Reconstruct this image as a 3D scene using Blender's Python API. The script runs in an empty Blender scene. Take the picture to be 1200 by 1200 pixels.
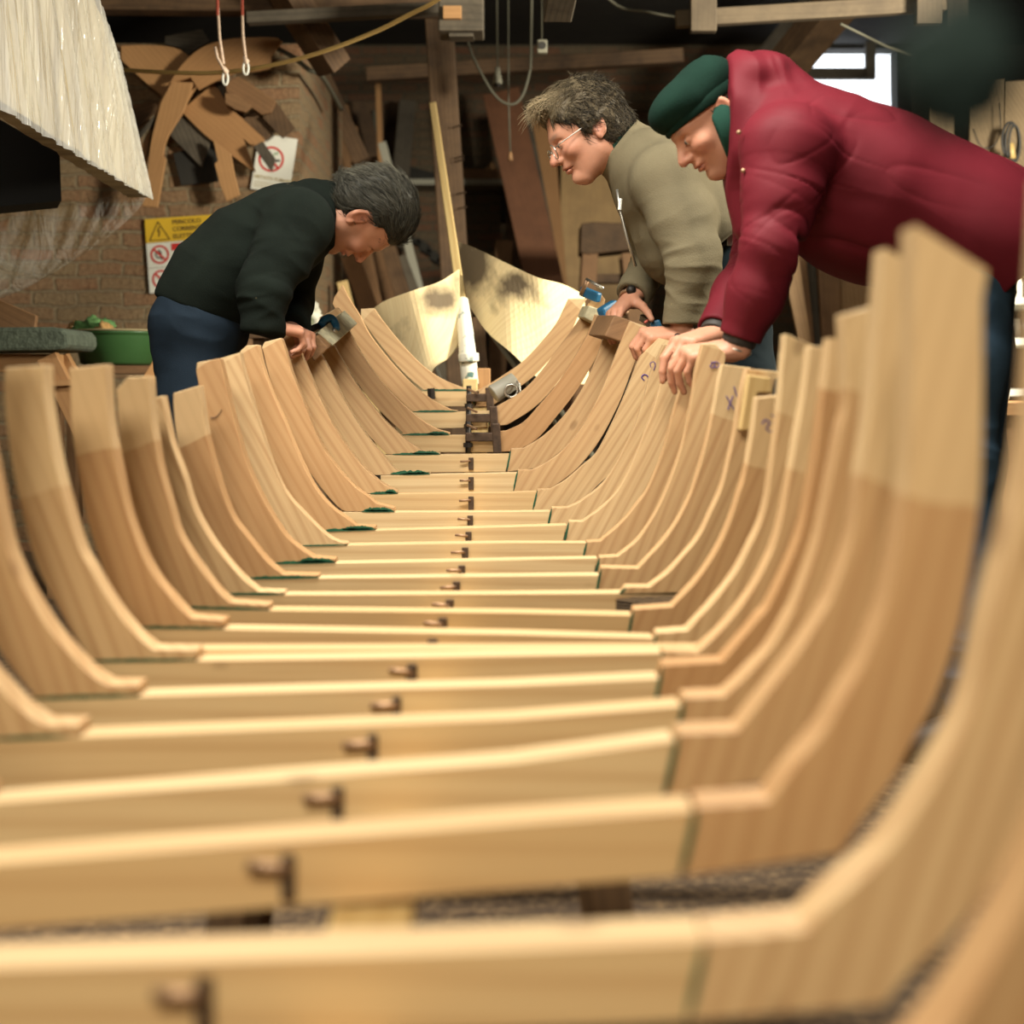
import bpy, bmesh, math, random
import numpy as np
from mathutils import Vector, Matrix, noise as mnoise
random.seed(7)
np.random.seed(7)
S = bpy.context.scene
COL = S.collection
F = 1714.0            # focal length in pixels of the 1200 px frame (80 mm on 56 mm film)
CH = 0.80             # camera height
HY = 450.0            # horizon row

def X(px, Y): return (px-600.0)/F*Y
def Z(py, Y): return CH-(py-HY)/F*Y
def P(px, py, Y): return Vector((X(px, Y), Y, Z(py, Y)))

# ------------------------------------------------------------------ objects
def wloc(o):
    v = Vector((0, 0, 0))
    while o is not None:
        v += o.location; o = o.parent
    return v

def tag(o, label=None, cat=None, group=None, kind=None):
    if label: o['label'] = label
    if cat: o['category'] = cat
    if group: o['group'] = group
    if kind: o['kind'] = kind
    return o

def empty(name, loc, label=None, cat=None, group=None):
    o = bpy.data.objects.new(name, None)
    o.empty_display_size = 0.05
    COL.objects.link(o); o.location = loc
    return tag(o, label, cat, group)

def mesh_obj(name, verts, faces, mat, parent=None, smooth=False, uvs=None, origin=None):
    """verts in world coordinates; the object's origin is its parent's (or given)"""
    base = wloc(parent) if parent else (Vector(origin) if origin is not None else Vector((0, 0, 0)))
    me = bpy.data.meshes.new(name)
    if isinstance(verts, np.ndarray):
        vv = (verts-np.array(base)).tolist()
    else:
        vv = [tuple(Vector(v)-base) for v in verts]
    me.from_pydata(vv, [], faces if not isinstance(faces, np.ndarray) else faces.tolist())
    if uvs is not None:
        ul = me.uv_layers.new(name='UVMap')
        li = np.empty(len(me.loops), dtype=np.int32)
        me.loops.foreach_get('vertex_index', li)
        ul.data.foreach_set('uv', np.asarray(uvs, dtype=np.float32)[li].ravel())
    if smooth:
        me.polygons.foreach_set('use_smooth', [True]*len(me.polygons))
    me.update()
    o = bpy.data.objects.new(name, me)
    COL.objects.link(o)
    if mat: me.materials.append(mat)
    if parent: o.parent = parent
    elif origin is not None: o.location = base
    return o

class MB:
    """collects shapes into ONE mesh"""
    def __init__(s): s.v = []; s.f = []; s.uv = []
    def add(s, verts, faces, uvs=None):
        n = len(s.v)
        s.v += [Vector(v) for v in verts]
        s.f += [tuple(i+n for i in f) for f in faces]
        s.uv += (list(uvs) if uvs is not None else [(v[0], v[2]) for v in verts])
        return s
    def prism(s, front, off, ang=None):
        """front: loop of 3-D points, off: extrusion vector"""
        n = len(front); off = Vector(off)
        front = [Vector(p) for p in front]
        if ang is None:
            a = front[0]; far = max(front, key=lambda p: (p-a).length)
            d = far-a
            ang = math.atan2(d.z, d.x if abs(d.x) > abs(d.y) else d.y)
        ca, sa = math.cos(ang), math.sin(ang)
        def uv(p, k=0):
            h = p.x if abs(off.y) >= abs(off.x) else p.y
            return (h*ca+p.z*sa, -h*sa+p.z*ca+k)
        vs = front+[p+off for p in front]
        us = [uv(p) for p in front]+[uv(p, .6*off.length) for p in front]
        fs = [tuple(range(n)), tuple(range(2*n-1, n-1, -1))]
        fs += [(i, i+n, (i+1) % n+n, (i+1) % n) for i in range(n)]
        return s.add(vs, fs, us)
    def box(s, c, d, rot=None, taper=1.0):
        """centre c, full dims d, optional rotation matrix"""
        hx, hy, hz = d[0]/2, d[1]/2, d[2]/2
        M = rot if rot is not None else Matrix.Identity(3)
        c = Vector(c)
        loc = [(-hx,-hy,-hz),(hx,-hy,-hz),(hx,hy,-hz),(-hx,hy,-hz),(-hx*taper,-hy*taper,hz),(hx*taper,-hy*taper,hz),(hx*taper,hy*taper,hz),(-hx*taper,hy*taper,hz)]
        L = max(range(3), key=lambda i: d[i])
        o = [i for i in range(3) if i != L]
        uv = [(p[L], p[o[0]]+.7*p[o[1]]) for p in loc]
        return s.add([c+M@Vector(p) for p in loc], [(0,3,2,1),(4,5,6,7),(0,1,5,4),(1,2,6,5),(2,3,7,6),(3,0,4,7)], uv)
    def bar(s, a, b, w, h, up=(0, 0, 1)):
        """square bar from a to b, w across, h along 'up'"""
        a = Vector(a); b = Vector(b); d = (b-a)
        z = d.normalized(); u = Vector(up); x = u.cross(z)
        if x.length < 1e-4: x = Vector((1, 0, 0)).cross(z)
        x.normalize(); y = z.cross(x)
        R = Matrix((x, y, z)).transposed()
        return s.box((a+b)/2, (w, h, d.length), R)
    def tube(s, pts, r, n=8, caps=True):
        pts = [Vector(p) for p in pts]
        rs = r if isinstance(r, (list, tuple)) else [r]*len(pts)
        vs = []; us = []; up = None; L = 0
        for i, p in enumerate(pts):
            t = (pts[min(i+1, len(pts)-1)]-pts[max(i-1, 0)]).normalized()
            if up is None:
                up = t.orthogonal().normalized()
            else:
                up = (up-t*up.dot(t)).normalized()
            sd = t.cross(up)
            if i: L += (p-pts[i-1]).length
            for k in range(n):
                a = 2*math.pi*k/n
                vs.append(p+(up*math.cos(a)+sd*math.sin(a))*rs[i]); us.append((L, k/n*rs[i]*6))
        fs = []
        for i in range(len(pts)-1):
            for k in range(n):
                fs.append((i*n+k, i*n+(k+1) % n, (i+1)*n+(k+1) % n, (i+1)*n+k))
        if caps:
            fs.append(tuple(range(n-1, -1, -1))); m = (len(pts)-1)*n
            fs.append(tuple(range(m, m+n)))
        return s.add(vs, fs, us)
    def lathe(s, prof, c, n=32, sx=1, sy=1):
        """prof: (r, z) list, about the vertical through c"""
        vs = []; us = []
        for r, z in prof:
            for k in range(n):
                a = 2*math.pi*k/n
                vs.append((c[0]+r*math.cos(a)*sx, c[1]+r*math.sin(a)*sy, c[2]+z)); us.append((k/n, z))
        fs = []
        for i in range(len(prof)-1):
            for k in range(n):
                fs.append((i*n+k, i*n+(k+1) % n, (i+1)*n+(k+1) % n, (i+1)*n+k))
        return s.add(vs, fs, us)
    def build(s, name, mat, parent=None, smooth=False, bevel=0, origin=None, label=None):
        o = mesh_obj(name, s.v, s.f, mat, parent, smooth, s.uv, origin)
        if bevel:
            m = o.modifiers.new('bevel', 'BEVEL'); m.width = bevel; m.segments = 2; m.limit_method = 'ANGLE'; m.angle_limit = .6
        if label: o['label'] = label
        return o

def crom(pts, n=6):
    """Catmull-Rom through tuples/vectors of any size"""
    pts = [np.array(p, dtype=float) for p in pts]
    out = []
    for i in range(len(pts)-1):
        p1, p2 = pts[i], pts[i+1]
        p0 = pts[i-1] if i else 2*p1-p2
        p3 = pts[i+2] if i+2 < len(pts) else 2*p2-p1
        for k in range(n):
            t = k/n
            out.append(.5*((2*p1)+(-p0+p2)*t+(2*p0-5*p1+4*p2-p3)*t*t+(-p0+3*p1-3*p2+p3)*t**3))
    out.append(pts[-1])
    return out

# ---------------------------------------------------------------- materials
def newmat(name):
    m = bpy.data.materials.new(name); m.use_nodes = True
    nt = m.node_tree; b = nt.nodes['Principled BSDF']
    return m, nt, b
def N(nt, t, **kw):
    n = nt.nodes.new(t)
    for k, v in kw.items():
        if k in n.inputs: n.inputs[k].default_value = v
        else: setattr(n, k, v)
    return n
def L(nt, a, b): nt.links.new(a, b)
def ramp(nt, fac, stops):
    r = nt.nodes.new('ShaderNodeValToRGB')
    el = r.color_ramp.elements
    while len(el) < len(stops): el.new(.5)
    for e, (p, c) in zip(el, stops):
        e.position = p; e.color = (*c, 1)
    L(nt, fac, r.inputs[0]); return r.outputs[0]
def mixc(nt, fac, a, b, blend='MIX'):
    m = nt.nodes.new('ShaderNodeMix'); m.data_type = 'RGBA'; m.blend_type = blend
    for s, v in ((0, fac), (6, a), (7, b)):
        if hasattr(v, 'is_linked') or hasattr(v, 'links'): L(nt, v, m.inputs[s])
        else: m.inputs[s].default_value = v if not isinstance(v, tuple) else (*v, 1)[:4]
    return m.outputs[2]
def math_(nt, op, a, b=None, c=None):
    m = nt.nodes.new('ShaderNodeMath'); m.operation = op
    for i, v in enumerate((a, b, c)):
        if v is None: continue
        if hasattr(v, 'links'): L(nt, v, m.inputs[i])
        else: m.inputs[i].default_value = v
    return m.outputs[0]
def bump(nt, b, h, strength=.3, dist=.01):
    n = nt.nodes.new('ShaderNodeBump'); n.inputs['Strength'].default_value = strength; n.inputs['Distance'].default_value = dist
    L(nt, h, n.inputs['Height']); L(nt, n.outputs[0], b.inputs['Normal'])

def plain(name, col, rough=.6, metal=0, noise=0, nscale=20, bumps=0, bscale=80):
    m, nt, b = newmat(name)
    b.inputs['Base Color'].default_value = (*col, 1); b.inputs['Roughness'].default_value = rough; b.inputs['Metallic'].default_value = metal
    tc = N(nt, 'ShaderNodeTexCoord')
    if noise:
        n = N(nt, 'ShaderNodeTexNoise', Scale=nscale, Detail=5.0, Roughness=.6); L(nt, tc.outputs['Object'], n.inputs['Vector'])
        c = ramp(nt, n.outputs[0], [(.25, tuple(x*(1-noise) for x in col)), (.75, tuple(min(1, x*(1+noise)) for x in col))])
        L(nt, c, b.inputs['Base Color'])
    if bumps:
        n = N(nt, 'ShaderNodeTexNoise', Scale=bscale, Detail=4.0); L(nt, tc.outputs['Object'], n.inputs['Vector'])
        bump(nt, b, n.outputs[0], bumps, .01)
    return m

def wood(name, c1, c2, dark, rough=.55, fine=34, ringy=22, vary=.25, dirt=0, pale=None, wave=.38):
    """c1/c2: range of the plank colour (picked per object), dark: grain line colour"""
    m, nt, b = newmat(name)
    b.inputs['Roughness'].default_value = rough
    uv = N(nt, 'ShaderNodeUVMap'); oi = N(nt, 'ShaderNodeObjectInfo')
    off = N(nt, 'ShaderNodeVectorMath', operation='SCALE'); off.inputs[0].default_value = (37.0, 11.0, 53.0); L(nt, oi.outputs['Random'], off.inputs['Scale'])
    def vec(sx, sy):
        mp = N(nt, 'ShaderNodeMapping'); mp.inputs['Scale'].default_value = (sx, sy, 1)
        L(nt, uv.outputs[0], mp.inputs['Vector']); L(nt, off.outputs[0], mp.inputs['Location'])
        return mp.outputs[0]
    n1 = N(nt, 'ShaderNodeTexNoise', Scale=1.0, Detail=5.0, Roughness=.65, Distortion=.4); L(nt, vec(3.0, fine*6), n1.inputs['Vector'])
    w = N(nt, 'ShaderNodeTexWave', wave_type='BANDS', bands_direction='Y'); w.inputs['Scale'].default_value = ringy/6; w.inputs['Distortion'].default_value = 7; w.inputs['Detail'].default_value = 2; w.inputs['Detail Scale'].default_value = .45; w.inputs['Detail Roughness'].default_value = .4
    L(nt, vec(.9, 4.0), w.inputs['Vector'])
    n2 = N(nt, 'ShaderNodeTexNoise', Scale=1.0, Detail=2.0); L(nt, vec(2.5, 7), n2.inputs['Vector'])
    base = mixc(nt, oi.outputs['Random'], c1, c2)
    base = mixc(nt, math_(nt, 'MULTIPLY', n2.outputs[0], vary), base, tuple(x*.62 for x in c2))
    g = math_(nt, 'MULTIPLY', math_(nt, 'POWER', w.outputs[0], 3.0), wave)
    base = mixc(nt, g, base, dark)
    f = ramp(nt, n1.outputs[0], [(.35, (0, 0, 0)), (.75, (1, 1, 1))])
    base = mixc(nt, math_(nt, 'MULTIPLY', f, .38), base, dark)
    if pale:
        at = N(nt, 'ShaderNodeAttribute', attribute_type='OBJECT', attribute_name='pale')
        sx = N(nt, 'ShaderNodeSeparateXYZ'); L(nt, uv.outputs[0], sx.inputs[0])
        nn = math_(nt, 'ADD', sx.outputs[0], math_(nt, 'MULTIPLY', math_(nt, 'SUBTRACT', n2.outputs[0], .5), .03))
        lt = math_(nt, 'LESS_THAN', nn, at.outputs['Fac'])
        base = mixc(nt, math_(nt, 'MULTIPLY', lt, .45), base, pale)
        # knots
        vo = N(nt, 'ShaderNodeTexVoronoi', Scale=1.0); L(nt, vec(5.0, 9), vo.inputs['Vector'])
        k = ramp(nt, vo.outputs['Distance'], [(.0, (1, 1, 1)), (.055, (.75, .75, .75)), (.10, (0, 0, 0))])
        base = mixc(nt, math_(nt, 'MULTIPLY', k, .55), base, tuple(x*.5 for x in dark))
    if dirt:
        tc = N(nt, 'ShaderNodeTexCoord'); n3 = N(nt, 'ShaderNodeTexNoise', Scale=6.0, Detail=6.0, Roughness=.7); L(nt, tc.outputs['Object'], n3.inputs['Vector'])
        f = ramp(nt, n3.outputs[0], [(.42, (0, 0, 0)), (.7, (1, 1, 1))])
        base = mixc(nt, math_(nt, 'MULTIPLY', f, dirt), base, tuple(x*.25 for x in dark))
    L(nt, base, b.inputs['Base Color'])
    bump(nt, b, n1.outputs[0], .12, .004)
    return m

M = {}
M['ash'] = wood('fresh_ash_wood', (.73, .52, .28), (.52, .29, .125), (.36, .17, .062), rough=.5, fine=24, pale=(.78, .60, .34))
M['ash_floor'] = wood('fresh_planed_timber', (.75, .56, .31), (.66, .45, .22), (.45, .25, .10), rough=.5, ringy=16, pale=(.8, .62, .34))
M['pine'] = wood('pale_pine_wood', (.78, .62, .30), (.68, .47, .20), (.5, .3, .1), vary=.2)
M['plank'] = wood('stored_plank_wood', (.36, .20, .09), (.25, .13, .055), (.10, .045, .018), rough=.7, dirt=.3, wave=.25)
M['oldwood'] = wood('old_brown_timber', (.20, .11, .05), (.13, .075, .035), (.05, .025, .012), rough=.75, dirt=.6)
M['template'] = wood('template_board_wood', (.54, .30, .125), (.44, .23, .09), (.26, .12, .045), rough=.65, dirt=.12, wave=.2)
M['greywood'] = wood('grey_weathered_wood', (.16, .13, .09), (.09, .075, .055), (.035, .03, .022), rough=.8, dirt=.5)
M['green'] = plain('green_paint', (.008, .085, .04), .45, noise=.4, nscale=60)
M['iron'] = plain('rusty_iron', (.075, .045, .028), .6, .4, noise=.5, nscale=60)
M['darkiron'] = plain('dark_iron', (.035, .03, .026), .5, .6, noise=.3)
M['rust'] = plain('worn_rust_steel', (.36, .22, .13), .45, .6, noise=.4, nscale=50)
M['steel'] = plain('bright_steel', (.55, .53, .48), .35, .9)
M['blue'] = plain('blue_clamp_paint', (.02, .12, .24), .4, 0, noise=.25)
M['ink'] = plain('violet_pencil_ink', (.09, .05, .22), .6)

def setup_camera():
    cd = bpy.data.cameras.new('camera'); c = bpy.data.objects.new('camera', cd); COL.objects.link(c)
    cd.sensor_width = 56; cd.sensor_fit = 'HORIZONTAL'; cd.lens = 80*F/1714.2857
    c.location = (0, 0, CH); c.rotation_euler = (math.pi/2, 0, 0)
    cd.shift_y = -(600-HY)/1200
    cd.clip_start = .05; cd.clip_end = 100
    cd.dof.use_dof = True; cd.dof.focus_distance = 3.9; cd.dof.aperture_fstop = 4.3; cd.dof.aperture_blades = 0
    S.camera = c
setup_camera()
# =================================================================== BOAT FRAMES
TH = .044      # timber thickness along the boat
DEEP = .05     # floor timber depth
def YF(i): return .2*(3.5+i)

# rows: i: floor [(px,py)...] left->right front top edge; strap px;
#   R: joint (x,y), heel start y, curve knee->top, top corner(s); L: curve top->knee, heel end (x,y), seam left x, top corner(s)
FR = {
 1: dict(floor=[(-330,1150),(0,1135),(600,1113),(826,1103)], strap=240, R=dict(j=(828,1104), hy=1102, c=[(945,1091),(980,1055),(1040,1000),(1100,910),(1140,830),(1165,725),(1190,630),(1207,560),(1222,450),(1232,300),(1238,200)], top=[(1320,215)])),
 2: dict(floor=[(-170,1024),(0,1012),(600,965),(812,950)], strap=338, R=dict(j=(818,949), hy=946, c=[(902,940),(930,902),(965,860),(985,827),(1010,785),(1027,745),(1042,700),(1056,630),(1066,557),(1070,450),(1072,350),(1073,263)], top=[(1158,317)])),
 3: dict(floor=[(-60,945),(0,940),(600,893),(790,868)], strap=396, R=dict(j=(796,864), hy=860, c=[(865,857),(890,825),(920,787),(945,752),(965,720),(978,695),(1000,630),(1010,557),(1019,495),(1029,400),(1037,290)], top=[(1105,330)])),
 4: dict(floor=[(-25,868),(0,867),(600,843),(798,827)], strap=437, R=dict(j=(803,822), hy=818, c=[(850,816),(870,797),(900,765),(922,730),(937,700),(961,630),(976,557),(986,505),(994,463),(990,368)], top=[(1030,357),(1046,380)])),
 5: dict(floor=[(33,820),(250,813),(600,803),(772,795)], strap=465, R=dict(j=(777,786), hy=780, c=[(847,776),(872,747),(890,725),(905,705),(938,630),(953,559),(962,497),(969,442),(974,396)], top=[(1030,400)]),
    L=dict(c=[(-30,330),(-28,430),(-22,500),(-10,560),(4,632),(17,668),(35,703),(58,739),(83,768),(104,789),(125,803)], he=(162,803), sx=30, top=[(-78,340)]), pale=.06),
 6: dict(floor=[(88,776),(250,774),(600,768),(775,765)], strap=483, R=dict(j=(778,765), hy=763, c=[(817,765),(846,738),(878,698),(899,660),(911,630),(923,578),(935,509),(944,459),(950,406)], top=[(976,406),(996,420)]),
    L=dict(c=[(50,428),(51,454),(54,483),(60,521),(67,554),(77,592),(92,642),(106,667),(122,695),(140,722),(160,745),(179,761)], he=(230,762), sx=90, top=[(6,431)]), pale=.155, double=(100,762,836,760)),
 7: dict(floor=[(152,736),(250,737),(600,743),(766,748)], strap=507, R=dict(j=(770,745), hy=742, c=[(806,739),(825,718),(846,694),(865,667),(879,640),(892,613),(900,582),(905,547),(912,495),(917,443),(921,391)], top=[(948,403),(965,410)]),
    L=dict(c=[(123,427),(125,473),(129,508),(137,550),(148,600),(165,647),(182,678),(199,699),(212,714),(223,724)], he=(262,727), sx=152, top=[(81,432)]), pale=.115),
 8: dict(floor=[(196,712),(300,715),(600,718),(740,721)], strap=519, R=dict(j=(743,718), hy=714, c=[(788,711),(802,696),(817,680),(833,657),(846,634),(857,608),(867,577),(874,554),(882,510),(888,466)], top=[(924,462)]),
    L=dict(c=[(174,441),(177,487),(181,517),(187,550),(198,590),(208,624),(223,650),(242,677),(256,694),(269,706)], he=(315,709), sx=196, top=[(150,442),(136,457)]), pale=.10),
 9: dict(floor=[(255,697),(400,697),(600,696),(722,695)], notch=(802,693), strap=527, R=dict(j=(734,691), hy=688, c=[(761,688),(783,671),(804,648),(821,626),(833,601),(844,577),(851,554),(861,510),(870,456),(876,432)], top=[(917,436)]),
    L=dict(c=[(189,464),(192,479),(200,517),(214,556),(223,586),(235,613),(256,646),(283,677),(302,693)], he=(333,694), sx=258, top=[(178,467)]), pale=.0),
 10: dict(floor=[(282,679),(400,677),(600,675),(702,674)], strap=535, R=dict(j=(705,671), hy=665, c=[(748,666),(762,651),(779,632),(794,611),(806,588),(814,568),(826,527),(836,485),(842,450),(847,427)], top=[(880,431)]),
    L=dict(c=[(233,452),(236,472),(240,500),(248,535),(259,572),(272,605),(287,626),(312,657),(331,673)], he=(373,674), sx=284, top=[(203,461)]), pale=.09),
 11: dict(floor=[(315,661),(500,658),(600,656),(700,654)], strap=541, R=dict(j=(703,656), hy=653, c=[(724,652),(747,633),(767,604),(784,568),(801,518),(811,468),(817,430),(824,403)], top=[(838,403),(850,414)]),
    L=dict(c=[(257,420),(262,440),(269,472),(279,510),(291,548),(310,589),(334,627),(352,643),(367,653)], he=(393,655), sx=318, top=[(231,425)]), pale=.0),
 12: dict(floor=[(345,640),(500,637),(600,636),(687,636)], strap=545, R=dict(j=(688,637), hy=635, c=[(704,634),(730,611),(747,590),(760,572),(776,533),(788,489),(801,443),(811,405)], top=[(838,408)]),
    L=dict(c=[(281,413),(284,430),(292,460),(304,500),(317,539),(333,575),(356,602),(383,628),(397,635)], he=(407,637), sx=350, top=[(258,420)]), pale=.0),
 13: dict(floor=[(371,623),(450,621),(600,617),(664,615)], strap=549, R=dict(j=(667,614), hy=611, c=[(683,611),(705,595),(724,575),(742,541),(761,494),(774,452),(784,420),(789,402)], top=[(818,404)]),
    L=dict(c=[(302,404),(308,430),(319,461),(333,493),(347,527),(367,568),(387,593),(406,607),(417,616)], he=(440,617), sx=373, top=[(289,405),(282,411)]), pale=.0),
 14: dict(floor=[(390,600),(450,600),(600,599.5),(645,599)], strap=551, R=dict(j=(647,598), hy=595, c=[(665,595),(684,585),(711,562),(734,522),(749,486),(763,437),(778,403)], top=[(790,405),(806,410)]),
    L=dict(c=[(329,396),(334,410),(342,437),(358,477),(375,518),(390,541),(412,567),(430,581),(441,590)], he=(462,595), sx=424, top=[(310,401)]), pale=.0),
 15: dict(floor=[(426,579),(500,578),(600,577),(629,576)], strap=552, R=dict(j=(630,576), hy=574, c=[(645,573.5),(663,563),(684,545),(700,530),(717,498),(734,460),(749,422),(756,412)], top=[(772,396),(788,400)]),
    L=dict(c=[(344,390),(350,408),(360,432),(377,471),(395,506),(420,541),(442,562),(455,570),(465,575)], he=(466,576), sx=434, top=[(326,397)]), pale=.0),
 16: dict(floor=[(446,557),(500,556),(600,554),(606,554)], strap=552, R=dict(j=(607,553), hy=550.6, c=[(624,550.6),(642,541),(660,527),(681,502),(703,462),(717,428),(730,395),(738,376)], top=[(762,384)]),
    L=dict(c=[(352,372),(362,390),(384,430),(404,470),(427,507),(450,535),(462,549),(471,555)], he=(504,555), sx=469, top=[(330,384)]), pale=.0),
 17: dict(floor=[(450,533),(500,533),(590,532),(597,532)], strap=552, R=dict(j=(599,530), hy=526, c=[(614,525),(638,510),(663,485),(684,453),(697,425),(706,400),(714,372)], top=[(742,378)]),
    L=dict(c=[(380,374),(386,394),(394,410),(407,432),(422,457),(440,480),(455,497),(475,515),(496,529)], he=(516,531), sx=460, top=[(358,388)]), pale=.0),
 18: dict(floor=[(470,510),(500,510),(560,510),(584,510)], R=dict(j=(586,509), hy=505.5, c=[(594,504.5),(613,495),(630,477),(655,447),(676,414),(690,388),(697,368)], top=[(724,374)]),
    L=dict(c=[(396,360),(403,372),(411,391),(423,414),(438,436),(457,459),(477,478),(495,493),(512,503)], he=(527,507), sx=471, top=[(374,372)]), pale=.0),
 19: dict(floor=[(482,483),(520,483),(560,482),(575,481)], R=dict(j=(577,480), hy=477, c=[(582,476),(609,460),(630,440),(655,407),(676,378),(690,355),(697,346),(703,343)], top=[(709,351),(706,368)]),
    L=dict(c=[(401,334),(409,350),(421,369),(433,392),(452,417),(467,434),(485,452),(507,469),(528,480)], he=(536,481), sx=484, top=[(392,348)]), pale=.0),
 20: dict(floor=[(494,458),(520,458),(548,458),(562,458)], R=dict(j=(559,458), hy=457, c=[(563,455.5),(573,450),(592,438),(613,423),(634,401),(651,380),(660,363),(666,350)], top=[(688,350)]),
    L=dict(c=[(438,361),(450,378),(467,399),(487,421),(505,436),(520,445),(534,451),(546,455)], he=(552,456.5), sx=495, top=[(423,362)]), pale=.0),
}
LBL = {
 1: 'blurred pale boat frame closest to the camera, filling the bottom edge',
 2: 'second boat frame from the camera, its tall rib rising before the red jacket',
 3: 'third boat frame from the camera, blurred rib just beside the tallest one',
 4: 'fourth boat frame from the camera, its floor timber running off the left edge',
 5: 'fifth boat frame from the camera, a long thin green seam under its left rib',
 6: 'boat frame with two floor timbers lying one right behind the other',
 7: 'boat frame with the second tall square-topped left rib, just past the doubled frame',
 8: 'boat frame whose left rib top has its outer corner cut at a slant',
 9: 'boat frame whose floor timber is notched dark beneath at one end',
 10: 'boat frame with a pale rib carrying a violet cross mark',
 11: 'boat frame with a violet eight on its rib, before the red-sleeved hand',
 12: 'boat frame gripped by red-sleeved fingers, just beyond the rib marked eight',
 13: 'boat frame with the broadest green patch at its knee, ahead of the sweater man',
 14: 'boat frame whose rib top is right under the hand of the sweater man',
 15: 'boat frame with a violet nine on its rib, under the grey fleece man\'s knuckles',
 16: 'boat frame just in front of the brown block the grey fleece man holds',
 17: 'boat frame fourth from the bow, crossing just below the three iron clamps',
 18: 'reddish boat frame third from the bow, one rib tip under the blue clamp',
 19: 'second last boat frame at the bow, with a pointed rib reaching above the others',
 20: 'last boat frame at the bow, a shallow arc before the scorched planks',
}
def offset_curve(pts, w0, w1, side):
    out = []; n = len(pts)
    for k, p in enumerate(pts):
        a = pts[max(k-1, 0)]; b = pts[min(k+1, n-1)]
        d = np.array(b)-np.array(a); d = d/np.linalg.norm(d)
        nrm = np.array((d[1], -d[0]))*side
        out.append(np.array(p)+nrm*(w0+(w1-w0)*k/(n-1)))
    return out

def xz(Y, p): return (X(p[0], Y), Z(p[1], Y))
def pr(mb, Y, poly, th, ang=None):
    return mb.prism([(p[0], Y, p[1]) for p in poly], (0, th, 0), ang)
def chord_uv(o, tip, base):
    """grain runs along the rib, u counted from its tip"""
    t = Vector((tip[0], tip[1])); d = (Vector((base[0], base[1]))-t).normalized()
    me = o.data; ul = me.uv_layers[0]
    off = wloc(o)
    for lp in me.loops:
        v = me.vertices[lp.vertex_index].co+off
        r = Vector((v.x, v.z))-t
        ul.data[lp.index].uv = (r.dot(d), -r.x*d.y+r.y*d.x+.5*(v.y-off.y))

ROOTS = {}
L5 = None
rp = random.Random(3)
def shoot_green(mb, Y, pts, h0, h1, dy=-.0012):
    """ragged paint strip along a polyline of (x,z), on the front face"""
    top = []; bot = []
    n = 26
    P0 = [np.array(p) for p in pts]
    for k in range(n+1):
        t = k/n*(len(P0)-1); i = min(int(t), len(P0)-2); f = t-i
        p = P0[i]*(1-f)+P0[i+1]*f
        d = P0[i+1]-P0[i]; d = d/np.linalg.norm(d); nr = np.array((-d[1], d[0]))
        e = min(1, 3.2*min(k/n, 1-k/n)+.25)
        top.append(p+nr*h1*e*(.75+.5*rp.random())); bot.append(p-nr*h0*e*(.8+.3*rp.random()))
    pr(mb, Y+dy, top+bot[::-1], .004)

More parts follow.
